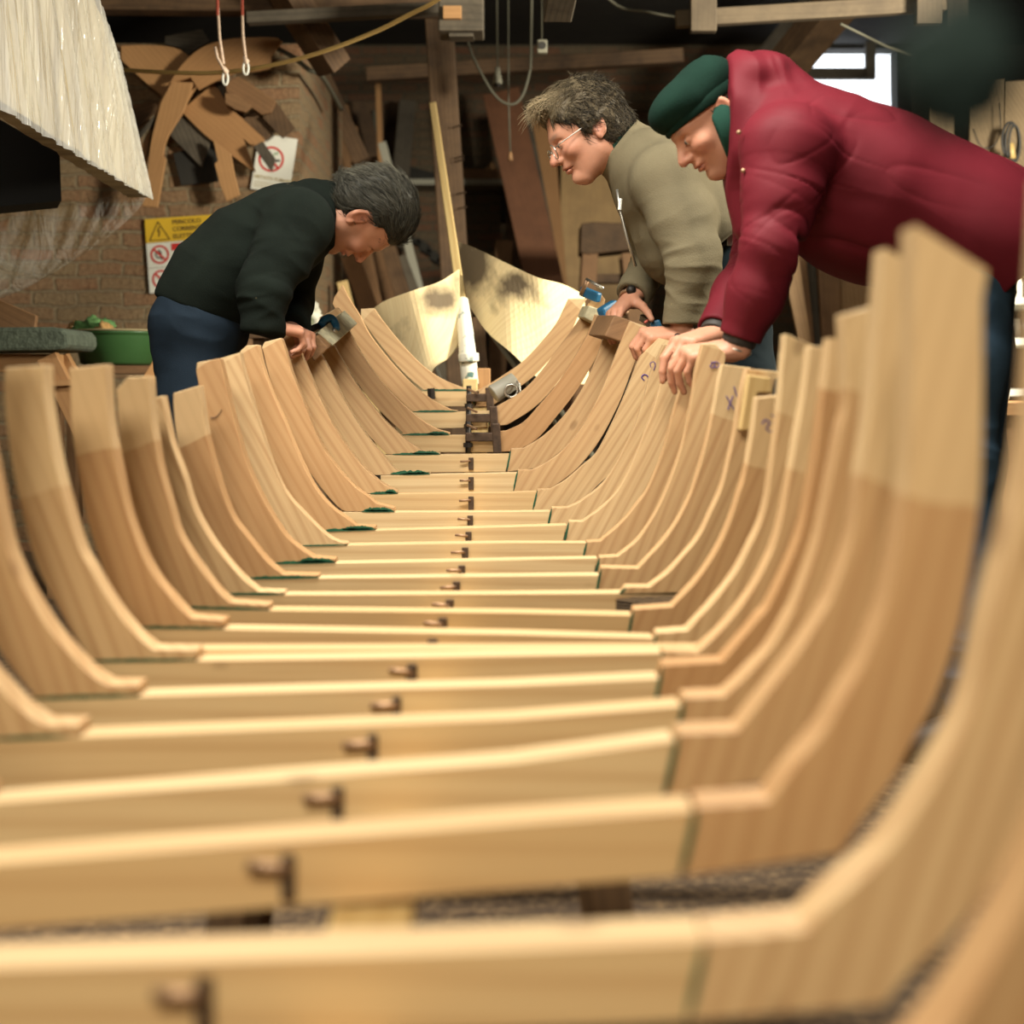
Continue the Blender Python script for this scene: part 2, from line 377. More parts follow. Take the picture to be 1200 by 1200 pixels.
def build_frame(i):
    global L5
    d = FR[i]; Y = YF(i)
    fl = [xz(Y, p) for p in d['floor']]
    zb = min(p[1] for p in fl)-DEEP
    cx = X(548, Y)
    root = empty('boat_rib', (cx, Y, zb), LBL[i], 'boat rib', 'sawn frames of the boat hull')
    ROOTS[i] = root
    # ---- right futtock
    R = d['R']; Yr = Y
    cur = [xz(Y, p) for p in R['c']]
    cs = [tuple(p) for p in crom(cur, 5)]
    wk = .066; wt = .05
    outer = offset_curve(cs, wk, wt, 1)
    zbr = fl[-1][1]-DEEP if i != 9 else Z(698, Y)
    outer = [np.array((max(p[0], cs[0][0]-.01), max(p[1], zbr))) for p in outer]
    tops = [xz(Y, p) for p in R['top']]
    keep = [p for p in outer if p[1] < tops[-1][1]-.012]
    jx, jy = xz(Y, R['j']); hz = Z(R['hy'], Y)
    jb = (jx-.011, zbr)
    poly = [(jx, hz)]+cs+tops+[tuple(p) for p in keep[::-1]]+[jb]
    mb = MB(); pr(mb, Y, poly, TH)
    o = mb.build('futtock', M['ash'], root, bevel=.0012)
    chord_uv(o, cs[-1], cs[0]); o['pale'] = d.get('pale', 0.0) if i > 4 else (.2 if i in (2, 3) else .08)
    g = MB(); shoot_green(g, Y, [(jx-.001, hz-.002), (jb[0]-.001, jb[1]+.003)], .0022, .0022); g.build('green_paint', M['green'], o)
    # ---- floor timber
    poly = list(fl)
    if d.get('notch'):
        nx, nz = xz(Y, d['notch'])
        poly = fl[:-1]+[(fl[-1][0], fl[-1][1]), (nx, nz), (nx, nz-.007), (fl[-1][0], fl[-1][1]-.007), (fl[-1][0], fl[-1][1]-DEEP)]
    else:
        poly = poly+[(fl[-1][0]-.011, fl[-1][1]-DEEP)]
    poly += [(p[0], p[1]-DEEP) for p in fl[-2::-1]]
    mb = MB(); pr(mb, Y, poly, TH, 0)
    fo = mb.build('floor_timber', M['ash_floor'], root, bevel=.0012); fo['pale'] = -9.0
    if d.get('double'):
        a = d['double']; Y2 = Y+TH+.0015
        p0 = xz(Y2, a[:2]); p1 = xz(Y2, a[2:])
        mb = MB(); pr(mb, Y2, [p0, p1, (p1[0], p1[1]-DEEP), (p0[0], p0[1]-DEEP)], TH, 0)
        o2 = mb.build('floor_timber', M['ash_floor'], root, bevel=.0012); o2['pale'] = -9.0
    # ---- left futtock
    Ld = d.get('L')
    if Ld:
        cs = [tuple(p) for p in crom([xz(Y, p) for p in Ld['c']], 5)]
        tops = [xz(Y, p) for p in Ld['top']]
        he = xz(Y, Ld['he'])
        sx = X(Ld['sx'], Y)
        def fz(x): return float(np.interp(x, [p[0] for p in fl], [p[1] for p in fl]))
        outer = offset_curve(cs, wt, wk, 1)
        keep = []
        for p in outer:
            if p[1] < tops[-1][1]-.012:
                x = min(p[0], cs[-1][0]+.01)
                keep.append((x, max(p[1], fz(x)+.0008)))
        keep = [p for p in keep if not (p[1] <= fz(p[0])+.001 and p[0] > sx)]
        poly = [cs[0]]+tops+keep+[(sx, fz(sx)+.0008), (he[0]-.01, fz(he[0])+.0008), (he[0], fz(he[0])+.003), he]+cs[:0:-1]
        # heel must lie above the floor timber
        poly = [p if p[1] > fz(p[0])+.0007 else (p[0], fz(p[0])+.0008) for p in poly]
        mb = MB(); pr(mb, Y, poly, TH)
        if i == 5: L5 = [(p[0], p[1]) for p in poly]
        o = mb.build('futtock', M['ash'], root, bevel=.0012)
        chord_uv(o, cs[0], cs[-1]); o['pale'] = d.get('pale', 0.0)
        g = MB(); thick = .0045 if i >= 10 else .0025
        a0 = max(sx, fl[0][0]) if i != 14 else sx
        shoot_green(g, Y, [(a0, fz(a0)+.001), ((a0+he[0])/2, fz((a0+he[0])/2)+.001), (he[0], fz(he[0])+.001)], .0018, thick if i not in (12,) else .0012)
        if i in (13, 14, 15, 16, 17, 18, 11):
            k0 = cs[-1][0]-.03
            shoot_green(g, Y, [(k0, fz(k0)+.003), (he[0]-.004, fz(he[0])+.003)], .002, .0075)
        g.build('green_paint', M['green'], o)
    # ---- iron strap and its bent pin
    if d.get('strap'):
        sx = X(d['strap'], Y); sz = float(np.interp(sx, [p[0] for p in fl], [p[1] for p in fl]))
        s = MB(); k = .75 if i < 6 else 1.0
        s.box((sx, Y-.003, sz-.026), (.0135*k, .006, .034)); st = s.build('iron_strap', M['iron'], root, bevel=.001)
        s = MB(); s.tube([(sx, Y-.003, sz-.02), (sx-.004, Y-.008, sz-.018), (sx-.03, Y-.010, sz-.0175+rp.uniform(-.002, .003))], [.0025, .003, .0028] if i > 5 else .0042, 8)
        s.build('bent_pin', M['rust'], st, smooth=True)
    return root
for i in sorted(FR): build_frame(i) if i >= 5 else None
for i in (4, 3, 2, 1):
    FR[i].setdefault('L', None); build_frame(i)
    # left rib of the nearest frames: same saw pattern as the fifth, set on their own floor timber
    Y = YF(i); d = FR[i]; root = ROOTS[i]
    fl = [xz(Y, p) for p in d['floor']]
    kx, kz = {4: (50, 850), 3: (-68, 929), 2: (-182, 1007), 1: (-330, 1120)}[i]
    a = xz(YF(5), (125, 803)); b = xz(Y, (kx, kz))
    def fz(x): return float(np.interp(x, [p[0] for p in fl], [p[1] for p in fl]))
    poly = [(p[0]+b[0]-a[0], p[1]+b[1]-a[1]) for p in L5]
    poly = [(x, max(z, fz(x)+.0008)) if x > b[0]-.11 else (x, z) for x, z in poly]
    mb = MB(); pr(mb, Y, poly, TH)
    o = mb.build('futtock', M['ash'], root, bevel=.0012); chord_uv(o, poly[0], b); o['pale'] = .1
    if i == 4:
        g = MB(); shoot_green(g, Y, [(X(-10, Y), fz(X(-10, Y))+.001), (X(80, Y), fz(X(80, Y))+.001)], .0016, .0022); g.build('green_paint', M['green'], o)
# the frame beside the camera: only its right rib reaches into the corner
FR[0] = dict(floor=[(-420,1335),(860,1318)], strap=None, R=dict(j=(864,1318), hy=1314, c=[(1000,1306),(1060,1268),(1120,1200),(1200,1065),(1255,930),(1290,800),(1315,640),(1330,500),(1338,300)], top=[(1430,310)]))
LBL[0] = 'boat frame beside the camera, only one rib showing in the lower corner of the picture'
build_frame(0)

# ---- keel plank under the frames (follows their rise) and the trestles that carry it
pts = []
for i in range(0, 21):
    Y = YF(i); fl = [xz(Y, p) for p in FR[i]['floor']]
    cx = X(560 if i > 6 else 300+i*35, Y)
    pts.append((cx, Y, min(float(np.interp(cx, [p[0] for p in fl], [p[1] for p in fl])), 9)-DEEP-.002, min(p[1] for p in fl)-DEEP))
mb = MB(); vs = []; uv = []
for k, (cx, Y, z, zm) in enumerate(pts):
    z2 = z-.001
    cx2 = -.105
    for Yq in (Y-.005, Y+TH+.01):
        vs += [(cx2-.03, Yq, z2-.02), (cx2+.03, Yq, z2-.02), (cx2+.03, Yq, z2), (cx2-.03, Yq, z2)]
        uv += [(Yq, 0), (Yq, .06), (Yq, .08), (Yq, .02)]
fs = []
n = len(vs)//4
for k in range(n-1):
    for j in range(4):
        fs.append((k*4+j, k*4+(j+1) % 4, k*4+4+(j+1) % 4, k*4+4+j))
fs += [(3, 2, 1, 0), (n*4-4, n*4-3, n*4-2, n*4-1)]
mb.add(vs, fs, uv)
keel = mb.build('keel_plank', M['pine'])
tag(keel, 'narrow pale keel plank running under all the frame timbers', 'keel')
# supporting trestles
for kk, Y in enumerate((1.75, 2.9, 4.3)):
    zt = float(np.interp(Y, [p[1] for p in pts], [p[2] for p in pts]))-.022-.0015
    r = empty('boat_trestle', (-.105, Y, 0), ['low dark timber trestle under the near end of the keel plank', 'low dark timber trestle under the middle of the keel plank', 'low dark timber trestle under the bow end of the keel plank'][kk], 'trestle', 'trestles under the boat')
    zl = min(np.interp(Y-.05, [p[1] for p in pts], [p[2] for p in pts]), np.interp(Y+.05, [p[1] for p in pts], [p[2] for p in pts]))-.024
    MB().box((-.105, Y, zl-.04), (.5, .08, .08)).build('beam', M['oldwood'], r)
    for s_ in (-1, 1):
        for t_ in (-1, 1):
            MB().bar((-.105+s_*.2, Y+t_*.02, zl-.06), (-.105+s_*.24, Y+t_*.1, 0.0), .05, .035).build('leg', M['oldwood'], r)

# ---- marks pencilled on the rib heads
def mark(i, strokes, name='pencil_mark', r=.0016):
    Y = YF(i)-.0005
    mb = MB()
    for st in strokes:
        mb.tube([(X(p[0], Y), Y, Z(p[1], Y)) for p in crom(st, 3)] if len(st) > 2 else [(X(p[0], Y), Y, Z(p[1], Y)) for p in st], r, 5)
    ch = [c for c in ROOTS[i].children if c.name.startswith('futtock')]
    ch.sort(key=lambda c: sum(v.co.x for v in c.data.vertices)/len(c.data.vertices))
    side = -1 if strokes[0][0][0] > 560 else 0
    mb.build(name, M['ink'] if side else M['iron'], ch[side])
mark(15, [[(755,446),(752,442),(755,439),(759,441),(760,447),(761,452)]], r=.0018)
mark(14, [[(763,431),(762,426),(766,424),(768,428),(766,434)]], r=.0012)
mark(11, [[(833,424),(838,426),(836,431),(832,429),(838,424),(843,427),(840,431),(836,428)]], r=.0010)
mark(10, [[(851,464),(860,480)],[(859,464),(853,480)],[(860,453),(864,466)]], r=.0013)
mark(8, [[(893,497),(897,492),(902,496),(898,502),(904,506),(908,500)],[(904,486),(910,492)],[(906,494),(907,508)]], r=.0014)
mark(11, [[(247,489),(252,489),(257,485),(260,480)]], r=.0009)
# =================================================================== ROOM SHELL
def brickmat(name, c1, c2, mort, dirt=.5):
    m, nt, b = newmat(name); b.inputs['Roughness'].default_value = .9
    uv = N(nt, 'ShaderNodeUVMap')
    n0 = N(nt, 'ShaderNodeTexNoise', Scale=9.0, Detail=2.0); L(nt, uv.outputs[0], n0.inputs['Vector'])
    v = N(nt, 'ShaderNodeVectorMath', operation='MULTIPLY_ADD'); L(nt, n0.outputs['Color'], v.inputs[0]); v.inputs[1].default_value = (.05, .035, 0); L(nt, uv.outputs[0], v.inputs[2])
    br = N(nt, 'ShaderNodeTexBrick', Scale=1.0, offset=.5)
    for k, x in (('Mortar Size', .009), ('Mortar Smooth', .35), ('Bias', .25), ('Brick Width', .215), ('Row Height', .07)): br.inputs[k].default_value = x
    br.inputs['Color1'].default_value = (*c1, 1); br.inputs['Color2'].default_value = (*c2, 1); br.inputs['Mortar'].default_value = (*mort, 1)
    L(nt, v.outputs[0], br.inputs['Vector'])
    n1 = N(nt, 'ShaderNodeTexNoise', Scale=3.5, Detail=8.0, Roughness=.7); L(nt, uv.outputs[0], n1.inputs['Vector'])
    n2 = N(nt, 'ShaderNodeTexNoise', Scale=45.0, Detail=4.0, Roughness=.7); L(nt, uv.outputs[0], n2.inputs['Vector'])
    c = mixc(nt, math_(nt, 'MULTIPLY', ramp(nt, n1.outputs[0], [(.4, (0, 0, 0)), (.68, (1, 1, 1))]), dirt), br.outputs[0], mort)
    c = mixc(nt, math_(nt, 'MULTIPLY', ramp(nt, n2.outputs[0], [(.35, (1, 1, 1)), (.6, (0, 0, 0))]), .45), c, tuple(x*.35 for x in c1))
    L(nt, c, b.inputs['Base Color'])
    h = math_(nt, 'ADD', math_(nt, 'MULTIPLY', br.outputs['Fac'], -1.0), math_(nt, 'MULTIPLY', n2.outputs[0], .5))
    bump(nt, b, h, .8, .02)
    return m
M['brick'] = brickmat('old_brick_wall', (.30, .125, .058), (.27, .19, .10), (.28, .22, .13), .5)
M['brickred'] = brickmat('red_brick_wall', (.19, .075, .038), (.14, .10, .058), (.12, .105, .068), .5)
M['dark'] = plain('near_black_boards', (.022, .020, .016), .9, noise=.4, nscale=3)  # near-black base tone, varied at random
def floormat():
    m, nt, b = newmat('dirt_and_shavings'); b.inputs['Roughness'].default_value = .95
    tc = N(nt, 'ShaderNodeTexCoord')
    n = N(nt, 'ShaderNodeTexNoise', Scale=38.0, Detail=8.0, Roughness=.75); L(nt, tc.outputs['Object'], n.inputs['Vector'])
    n2 = N(nt, 'ShaderNodeTexNoise', Scale=2.2, Detail=3.0); L(nt, tc.outputs['Object'], n2.inputs['Vector'])
    vo = N(nt, 'ShaderNodeTexVoronoi', Scale=55.0); L(nt, tc.outputs['Object'], vo.inputs['Vector'])
    c = ramp(nt, n.outputs[0], [(.3, (.035, .02, .012)), (.5, (.13, .08, .042)), (.72, (.42, .27, .13))])
    c = mixc(nt, ramp(nt, n2.outputs[0], [(.4, (0, 0, 0)), (.7, (.5, .5, .5))]), c, (.09, .06, .035))
    c = mixc(nt, ramp(nt, vo.outputs['Distance'], [(.0, (.7, .7, .7)), (.14, (0, 0, 0))]), c, (.5, .36, .19))
    L(nt, c, b.inputs['Base Color']); bump(nt, b, n.outputs[0], .8, .02)
    return m
M['floor'] = floormat()

def wallbox(name, x0, x1, y0, y1, z0, z1, mat):
    vs = [(x0,y0,z0),(x1,y0,z0),(x1,y1,z0),(x0,y1,z0),(x0,y0,z1),(x1,y0,z1),(x1,y1,z1),(x0,y1,z1)]
    mb = MB(); mb.add(vs, [(0,3,2,1),(4,5,6,7),(0,1,5,4),(1,2,6,5),(2,3,7,6),(3,0,4,7)], [(v[0]+v[1], v[2]) for v in vs])
    return tag(mb.build(name, mat), kind='structure')
XL, XR, YB, YN, HC = -5.0, 4.6, 11.0, -3.2, 3.35
wallbox('floor', XL-.2, XR+.2, YN-.2, YB+.2, -.2, 0, M['floor'])
wallbox('ceiling', XL-.2, XR+.2, YN-.2, YB+.2, HC, HC+.15, M['dark'])
wallbox('wall_left', XL-.2, XL, YN, YB, 0, HC, M['brick'])
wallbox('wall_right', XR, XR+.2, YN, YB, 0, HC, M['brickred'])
wallbox('wall_front', XL-.2, XR+.2, YN-.2, YN, 0, HC, M['brick'])
# brick cross wall behind the man in the dark sweater; its end faces the boat
WL = 7.0; WX = X(351, WL)
wallbox('wall_corner', XL, WX, WL, 8.75, 0, 2.43, M['brick'])
# back wall with the daylight opening
ox0, ox1 = X(936, YB), X(1053, YB); oz0, oz1 = Z(139, YB), Z(57, YB)
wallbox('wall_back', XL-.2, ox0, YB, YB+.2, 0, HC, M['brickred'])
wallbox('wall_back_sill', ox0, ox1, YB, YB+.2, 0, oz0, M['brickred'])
wallbox('wall_back_side', ox1, XR+.2, YB, YB+.2, 0, HC, M['dark'])
wallbox('wall_back_head', ox0, ox1, YB, YB+.2, oz1, Z(28, YB), M['dark'])
# window bars across the opening
t = empty('window_1', (ox0, YB-.04, oz0)); tag(t, kind='structure')
MB().box(((ox0+X(1024,YB))/2, YB-.04, Z(88,YB)), (X(1024,YB)-ox0, .06, .085)).build('window_bar', M['greywood'], t)
MB().box((X(1017,YB), YB-.075, Z(70,YB)), (.075, .06, .33)).build('window_bar', M['greywood'], t)

M['railwood'] = wood('dusty_rail_wood', (.13, .095, .055), (.10, .075, .045), (.05, .03, .016), rough=.8, dirt=.4, wave=.2)
# ------------------------------------------------------------ roof timbers
def beam(p0, p1, w, h, mat, name, label, cat='beam', up=(0, 0, 1), group=None):
    mb = MB(); p0 = Vector(p0); p1 = Vector(p1)
    mb.bar(p0, p1, w, h, up)
    o = mb.build(name, mat, origin=(p0+p1)/2, bevel=.004)
    return tag(o, label, cat, group)
beam((XL, 6.75, Z(-3,6.75)), (X(520,6.75), 6.75, Z(10,6.75)), .12, .07, M['oldwood'], 'tie_beam', 'dark horizontal roof beam over the brick wall, behind the yellow hose')
beam(P(290,22,6.4), P(560,8,6.4), .07, .05, M['greywood'], 'tie_beam', 'thin grey roof batten running to the grey box on the post')
beam(P(328,-22,6.55), P(392,80,6.75), .13, .12, M['oldwood'], 'roof_brace', 'thick slanting brown brace coming down at the corner of the brick wall')
beam(P(365,62,8.9), P(425,190,8.9), .13, .1, M['oldwood'], 'roof_brace', 'old brown brace slanting down behind the end of the brick wall')
beam(P(430,88,9.0), P(800,66,9.0), .1, .085, M['oldwood'], 'tie_beam', 'long dusty beam crossing the dark background above the grey haired man with glasses')
beam(P(660,-25,4.9), P(653,10,5.2), .1, .1, M['greywood'], 'hanging_joist', 'sawn grey joist end hanging down at the top edge, above the man with glasses', 'beam')
beam(P(792,23,6.0), P(1108,4,6.0), .05, .068, M['railwood'], 'roof_rail', 'pale brown horizontal rail in front of the daylight opening, carrying two blocks', 'rail')
for px, py, l in ((824, 6, 'square wooden block fixed on the rail above the green cap'), (1088, -2, 'square wooden block fixed on the rail end beside the daylight opening')):
    tag(MB().box(P(px, py, 5.93), (.105, .05, .22)).build('rail_block', M['railwood'], origin=P(px, py, 5.93), bevel=.004), l, 'block')
beam(P(893,112,8.6), P(1050,-79,7.6), .2, .15, M['oldwood'], 'rafter', 'dark sloping rafter cutting the corner of the daylight opening')
beam(P(885,80,9.6), P(975,-28,9.4), .1, .1, M['greywood'], 'rafter', 'thin grey sloping rafter behind the dark one by the daylight opening')
beam(P(1070,78,9.5), P(1072,175,9.5), .3, .1, M['dark'], 'hanging_boarding', 'dark rough boarding hanging beside the daylight opening', 'boarding')  # one solid slab of dark boarding
beam((X(1124,7.25), 7.25, 0), (X(1118,7.25), 7.25, HC), .1, .1, M['greywood'], 'post', 'grey upright post behind the back of the man in red', 'post')
# main post
ps = empty('timber_post', (X(548,7.6), 7.6, 0), 'worn reddish timber post with rusty nails standing behind the bow', 'post')
vs = MB(); a = P(514,10,7.6); bb = P(541,452,7.6); d = (bb-a)/(bb.z-a.z); bt = a+d*(0-a.z)
vs.bar(bt, a+d*(HC-a.z), .145, .12, (0,1,0)); vs.build('shaft', M['oldpost'] if 'oldpost' in M else M['oldwood'], ps, bevel=.008)
for py in (150, 186, 190, 228, 245):
    x = 515+(py-10)*27/442
    c = P(x+6, py, 7.52); MB().tube([c, c+Vector((.05, -.06, .004))], .004, 6).build('nail', M['iron'], ps)
# box at the top of the post
bx = empty('junction_box', P(541,40,6.1), 'grey sheet box fixed at the head of the timber post', 'box')
MB().box(P(541,18,6.1), (X(567,6.1)-X(515,6.1), .18, .17)).build('housing', M['greywood'], bx, bevel=.006)
MB().box(P(530,15,5.995), (.075, .03, .052)).build('pale_block', M['template'], bx, bevel=.002)
MB().box(P(541,43,6.1), (.1, .1, .02)).build('grey_flap', M['greywood'], bx)
# light batten leaning to the post and white stem
bt0 = P(507,122,6.8); bt1 = P(541,352,5.15)
beam(bt0, bt1, .032, .02, M['pine'], 'batten', 'long thin yellow batten leaning on the timber post', 'batten', (0,1,0))
stm = empty('stem_post', P(552,456,4.95), 'white painted stem piece with blue green specks standing at the bow', 'stem post')
mw = plain('flaked_white_paint', (.78, .77, .66), .6)
nt = mw.node_tree; b = nt.nodes['Principled BSDF']; tc = N(nt, 'ShaderNodeTexCoord'); n = N(nt, 'ShaderNodeTexNoise', Scale=28.0, Detail=3.0); L(nt, tc.outputs['Object'], n.inputs['Vector'])
L(nt, ramp(nt, n.outputs[0], [(.36, (.10, .20, .19)), (.44, (.80, .78, .66)), (.7, (.82, .80, .68)), (.76, (.45, .38, .2))]), b.inputs['Base Color'])
s = MB(); s.tube([P(541,352,5.12), P(545,385,5.06), P(548,415,5.0), P(551,450,4.95)], [.024, .028, .03, .03], 10); s.build('shaft', mw, stm, smooth=True)
s = MB(); s.tube([P(549,414,4.96), P(549.5,424,4.96)], [.036, .036], 10); s.build('collar', mw, stm, smooth=True, bevel=.004)
MB().box(P(551,452,4.93), (.05, .05, .045)).build('foot_block', M['pine'], stm, bevel=.004)
MB().box(P(567,447,4.98), (.045, .04, .09)).build('foot_block', M['template'], stm, bevel=.004)
# vertical board right behind the stem
beam(P(560,372,5.3), P(568,470,5.25), .045, .03, M['oldwood'], 'prop_board', 'short dark prop standing just behind the white stem piece', 'prop', (0,1,0))

# ------------------------------------------------------------ scorched bow planks
def scorch():
    m = wood('scorched_bow_plank', (.92, .79, .50), (.86, .69, .38), (.55, .34, .13), fine=20, vary=.15, wave=.06, rough=.8)
    nt = m.node_tree; b = nt.nodes['Principled BSDF']; src = b.inputs['Base Color'].links[0].from_socket
    tc = N(nt, 'ShaderNodeTexCoord'); n = N(nt, 'ShaderNodeTexNoise', Scale=7.0, Detail=6.0, Roughness=.6); L(nt, tc.outputs['Object'], n.inputs['Vector'])
    uv = N(nt, 'ShaderNodeUVMap', uv_map='scorch'); sx = N(nt, 'ShaderNodeSeparateXYZ'); L(nt, uv.outputs[0], sx.inputs[0])
    f = math_(nt, 'ADD', sx.outputs[0], math_(nt, 'MULTIPLY', math_(nt, 'SUBTRACT', n.outputs[0], .5), 1.0))
    c = mixc(nt, ramp(nt, f, [(.22, (0, 0, 0)), (.62, (.92, .92, .92))]), src, (.075, .05, .028))
    L(nt, c, b.inputs['Base Color'])
    return m
M['scorch'] = scorch()
def bowplank(rows, label, spots):
    """rows: list of (top (px,py,Y), bottom (px,py,Y)) stations along the plank"""
    n = 8; mb = MB(); grid = []
    for a, b in rows:
        A = P(*a); B = P(*b)
        grid.append([A.lerp(B, k/n) for k in range(n+1)])
    gg = []
    for k in range(n+1): gg.append([Vector(v) for v in crom([g[k] for g in grid], 6)])
    m = len(gg[0]); vs = []; sc = []
    for k in range(n+1):
        for j in range(m):
            p = gg[k][j]; vs.append(p)
    for off in (0, 1): pass
    nrm = (vs[m-1]-vs[0]).cross(vs[n*m]-vs[0]).normalized()
    if nrm.y < 0: nrm = -nrm
    allv = vs+[p+nrm*.014 for p in vs]
    N0 = len(vs); fs = []
    for k in range(n):
        for j in range(m-1):
            a = k*m+j; fs.append((a, a+m, a+m+1, a+1)); fs.append((N0+a, N0+a+1, N0+a+m+1, N0+a+m))
    for j in range(m-1):
        fs.append((j, j+1, N0+j+1, N0+j)); a = n*m+j; fs.append((a+1, a, N0+a, N0+a+1))
    for k in range(n):
        a = k*m; fs.append((a+m, a, N0+a, N0+a+m)); a = k*m+m-1; fs.append((a, a+m, N0+a+m, N0+a))
    dirv = (vs[m-1]-vs[0]).normalized()
    uv = [((p-vs[0]).dot(dirv), (p-vs[0]).length) for p in allv]
    mb.add(allv, fs, uv)
    o = mb.build('bow_plank', M['scorch'], origin=gg[n//2][m//2], smooth=False)
    me = o.data; ul = me.uv_layers.new(name='scorch'); base = o.location
    for lp in me.loops:
        p = me.vertices[lp.vertex_index].co+base
        px = 600+p.x*F/p.y; py = HY-(p.z-CH)*F/p.y
        v = 0
        for (sx, sy, rx, rz, st) in spots:
            # burn marks lie at fixed spots of the plank
            q = ((p.x-X(sx, 5.1))/X(600+rx, 5.1))**2+((p.z-Z(sy, 5.1))/(rz/F*5.1))**2
            v = max(v, st*math.exp(-q))
        ul.data[lp.index].uv = (v, 0)
    return tag(o, label, 'plank', 'wide planks bent round the bow')
bowplank([((424,372,5.2),(470,520,5.2)), ((437,362,5.1),(490,505,5.1)), ((452,352,5.05),(496,470,5.0)), ((485,340,5.0),(507,434,4.98)), ((515,330,5.06),(525,420,5.0)), ((537,316,5.1),(539,401,5.06))],
         'wide scorched plank bent at the bow, on the dark sweater side', [(520,352,32,24,.75), (470,385,22,20,.42), (535,330,10,20,.5)])
bowplank([((537,283,5.3),(546,352,5.25)), ((560,292,5.22),(570,388,5.1)), ((595,309,5.12),(600,414,4.98)), ((630,325,5.05),(640,450,4.98)), ((660,333,5.08),(668,450,5.04)), ((684,345,5.15),(690,450,5.15))],
         'wide scorched plank with a split knot at the bow, below the man with glasses', [(550,305,30,38,.85), (600,335,34,20,.8), (585,357,22,10,.5), (640,355,24,12,.5)])

# ------------------------------------------------------------ centre clamps, keel clamps
def gclamp(x0, x1, pyt, pyb, pya, Y, label):
    r = empty('screw_clamp', P(x0, pyb, Y), label, 'clamp', 'iron clamps at the centre of the bow frames')
    s = MB(); s.tube([P(x0, pyt, Y), P(x0, pyb, Y)], .008, 8); s.build('screw', M['darkiron'], r, smooth=True)
    MB().bar(P(x0-3, pya, Y), P(x1+4, pya, Y), .026, .026).build('arm', M['iron'], r, bevel=.003)
    MB().bar(P(x1, pyt+2, Y), P(x1+2, pyb, Y), .024, .03, (0,1,0)).build('spine', M['iron'], r, bevel=.003)
    MB().tube([P(x0-1, pyt+4, Y-.012), P(x0+10, pyt+9, Y-.03)], .004, 6).build('handle', M['rust'], r)
    MB().tube([P(x0, pya+7, Y), P(x0, pya+12, Y)], .014, 8).build('shoe', M['darkiron'], r)
gclamp(549.5, 573, 452, 482, 466, 4.675, 'iron screw clamp at the keel, furthest of the three towards the bow')
gclamp(549, 578, 474, 512, 490, 4.475, 'iron screw clamp at the keel, middle one of the three')
gclamp(548.5, 581, 494, 531, 512, 4.275, 'iron screw clamp at the keel, closest of the three with the lowest arm')
s = MB(); s.tube([P(505,455,4.66), P(506,468,4.66)], [.012, .012], 8)
s.build('iron_pin', M['darkiron'], ROOTS[20])
# white caulking gun / tube lying right of the clamps
gt = empty('angle_grinder', P(595,460,4.72), 'pale grey machine with a round wheel lying inside the last frames', 'tool')
s = MB(); s.tube([P(578,462,4.58), P(604,445,4.6)], [.03, .026], 12); s.build('body', plain('grey_tool_case', (.42,.4,.33), .5), gt, smooth=True, bevel=.003)
s = MB()
ringp = [P(599,458,4.56)+Vector((math.cos(a)*.02, 0, math.sin(a)*.02)) for a in np.linspace(0, 2*math.pi, 17)]
s.tube(ringp, .004, 6, False); s.build('wheel_guard', M['steel'], gt, smooth=True)
s = MB(); s.tube([P(604,445,4.58), P(609,450,4.57), P(610,462,4.57), P(606,470,4.57)], .003, 6); s.build('handle', M['steel'], gt, smooth=True)
# =================================================================== THINGS ROUND THE ROOM
def board(name, poly, Y, th, mat, label, cat='board', group=None, dz=0, bev=.002, tilt=0):
    """poly in px on plane Y; thickness goes back; tilt = extra depth per metre of height"""
    pts = [P(p[0], p[1], Y) for p in poly]
    zmin = min(p.z for p in pts)
    pts = [Vector((p.x, p.y, p.z)) for p in pts]
    c = sum(pts, Vector())/len(pts)
    mb = MB(); mb.prism(pts, (0, th, 0))
    o = mb.build(name, mat, origin=c, bevel=bev)
    return tag(o, label, cat, group)
def smooth_poly(segs):
    """list of segments; a segment that is a list of >2 points is a curve"""
    out = []
    for s_ in segs:
        if len(s_) > 2: out += [tuple(p) for p in crom(s_, 4)]
        else: out += s_
    return out
GT = 'boat templates hung on the brick wall'
T = M['template']
# px from the crop: x = 130+u/4.138, y = v/4.138
def cr(*uv): return [(130+u/4.138, v/4.138) for u, v in uv]
board('hanging_template', smooth_poly([cr((48,222),(150,217),(260,222),(330,240),(400,285)), cr((440,370),(340,545)), cr((245,465),(150,385),(48,290))]), 6.90, .02, T, 'broad rounded template board, leftmost under the hose, with a straight end', 'template', GT)
board('hanging_template', smooth_poly([cr((345,530),(490,410)), cr((520,430),(575,520),(640,575),(745,668)), cr((740,695),(680,708)), cr((640,670),(700,830)), cr((690,830),(560,735),(450,650),(345,545))]), 6.93, .02, T, 'long orange template board pointing down towards the no smoking notice', 'template', GT)
board('hanging_template', smooth_poly([cr((808,182),(700,180),(560,190),(450,225),(380,275),(320,345),(240,480),(200,600),(180,700),(170,770)), cr((125,760),(160,690)), cr((155,850),(180,740)) if False else cr((205,610),(262,530)), cr((295,400),(385,375)), cr((425,435),(500,395),(600,355),(700,345),(770,330)), cr((778,270),(830,200))]), 6.84, .02, T, 'big arched template board hung across the top of the cluster', 'template', GT)
board('hanging_template', smooth_poly([cr((295,395),(395,400)), cr((385,450),(350,540),(300,620),(268,680),(250,755)), cr((265,770),(225,1005)), cr((150,1000),(175,840),(195,680),(240,500))]), 6.81, .02, T, 'curved template leg hanging down on the side of the plastic wrapped stack', 'template', GT)
board('hanging_template', smooth_poly([cr((210,575),(235,560)), cr((200,700),(155,840)), cr((122,765),(160,680))]), 6.87, .02, T, 'narrow pointed template tip behind the curved template leg', 'template', GT)
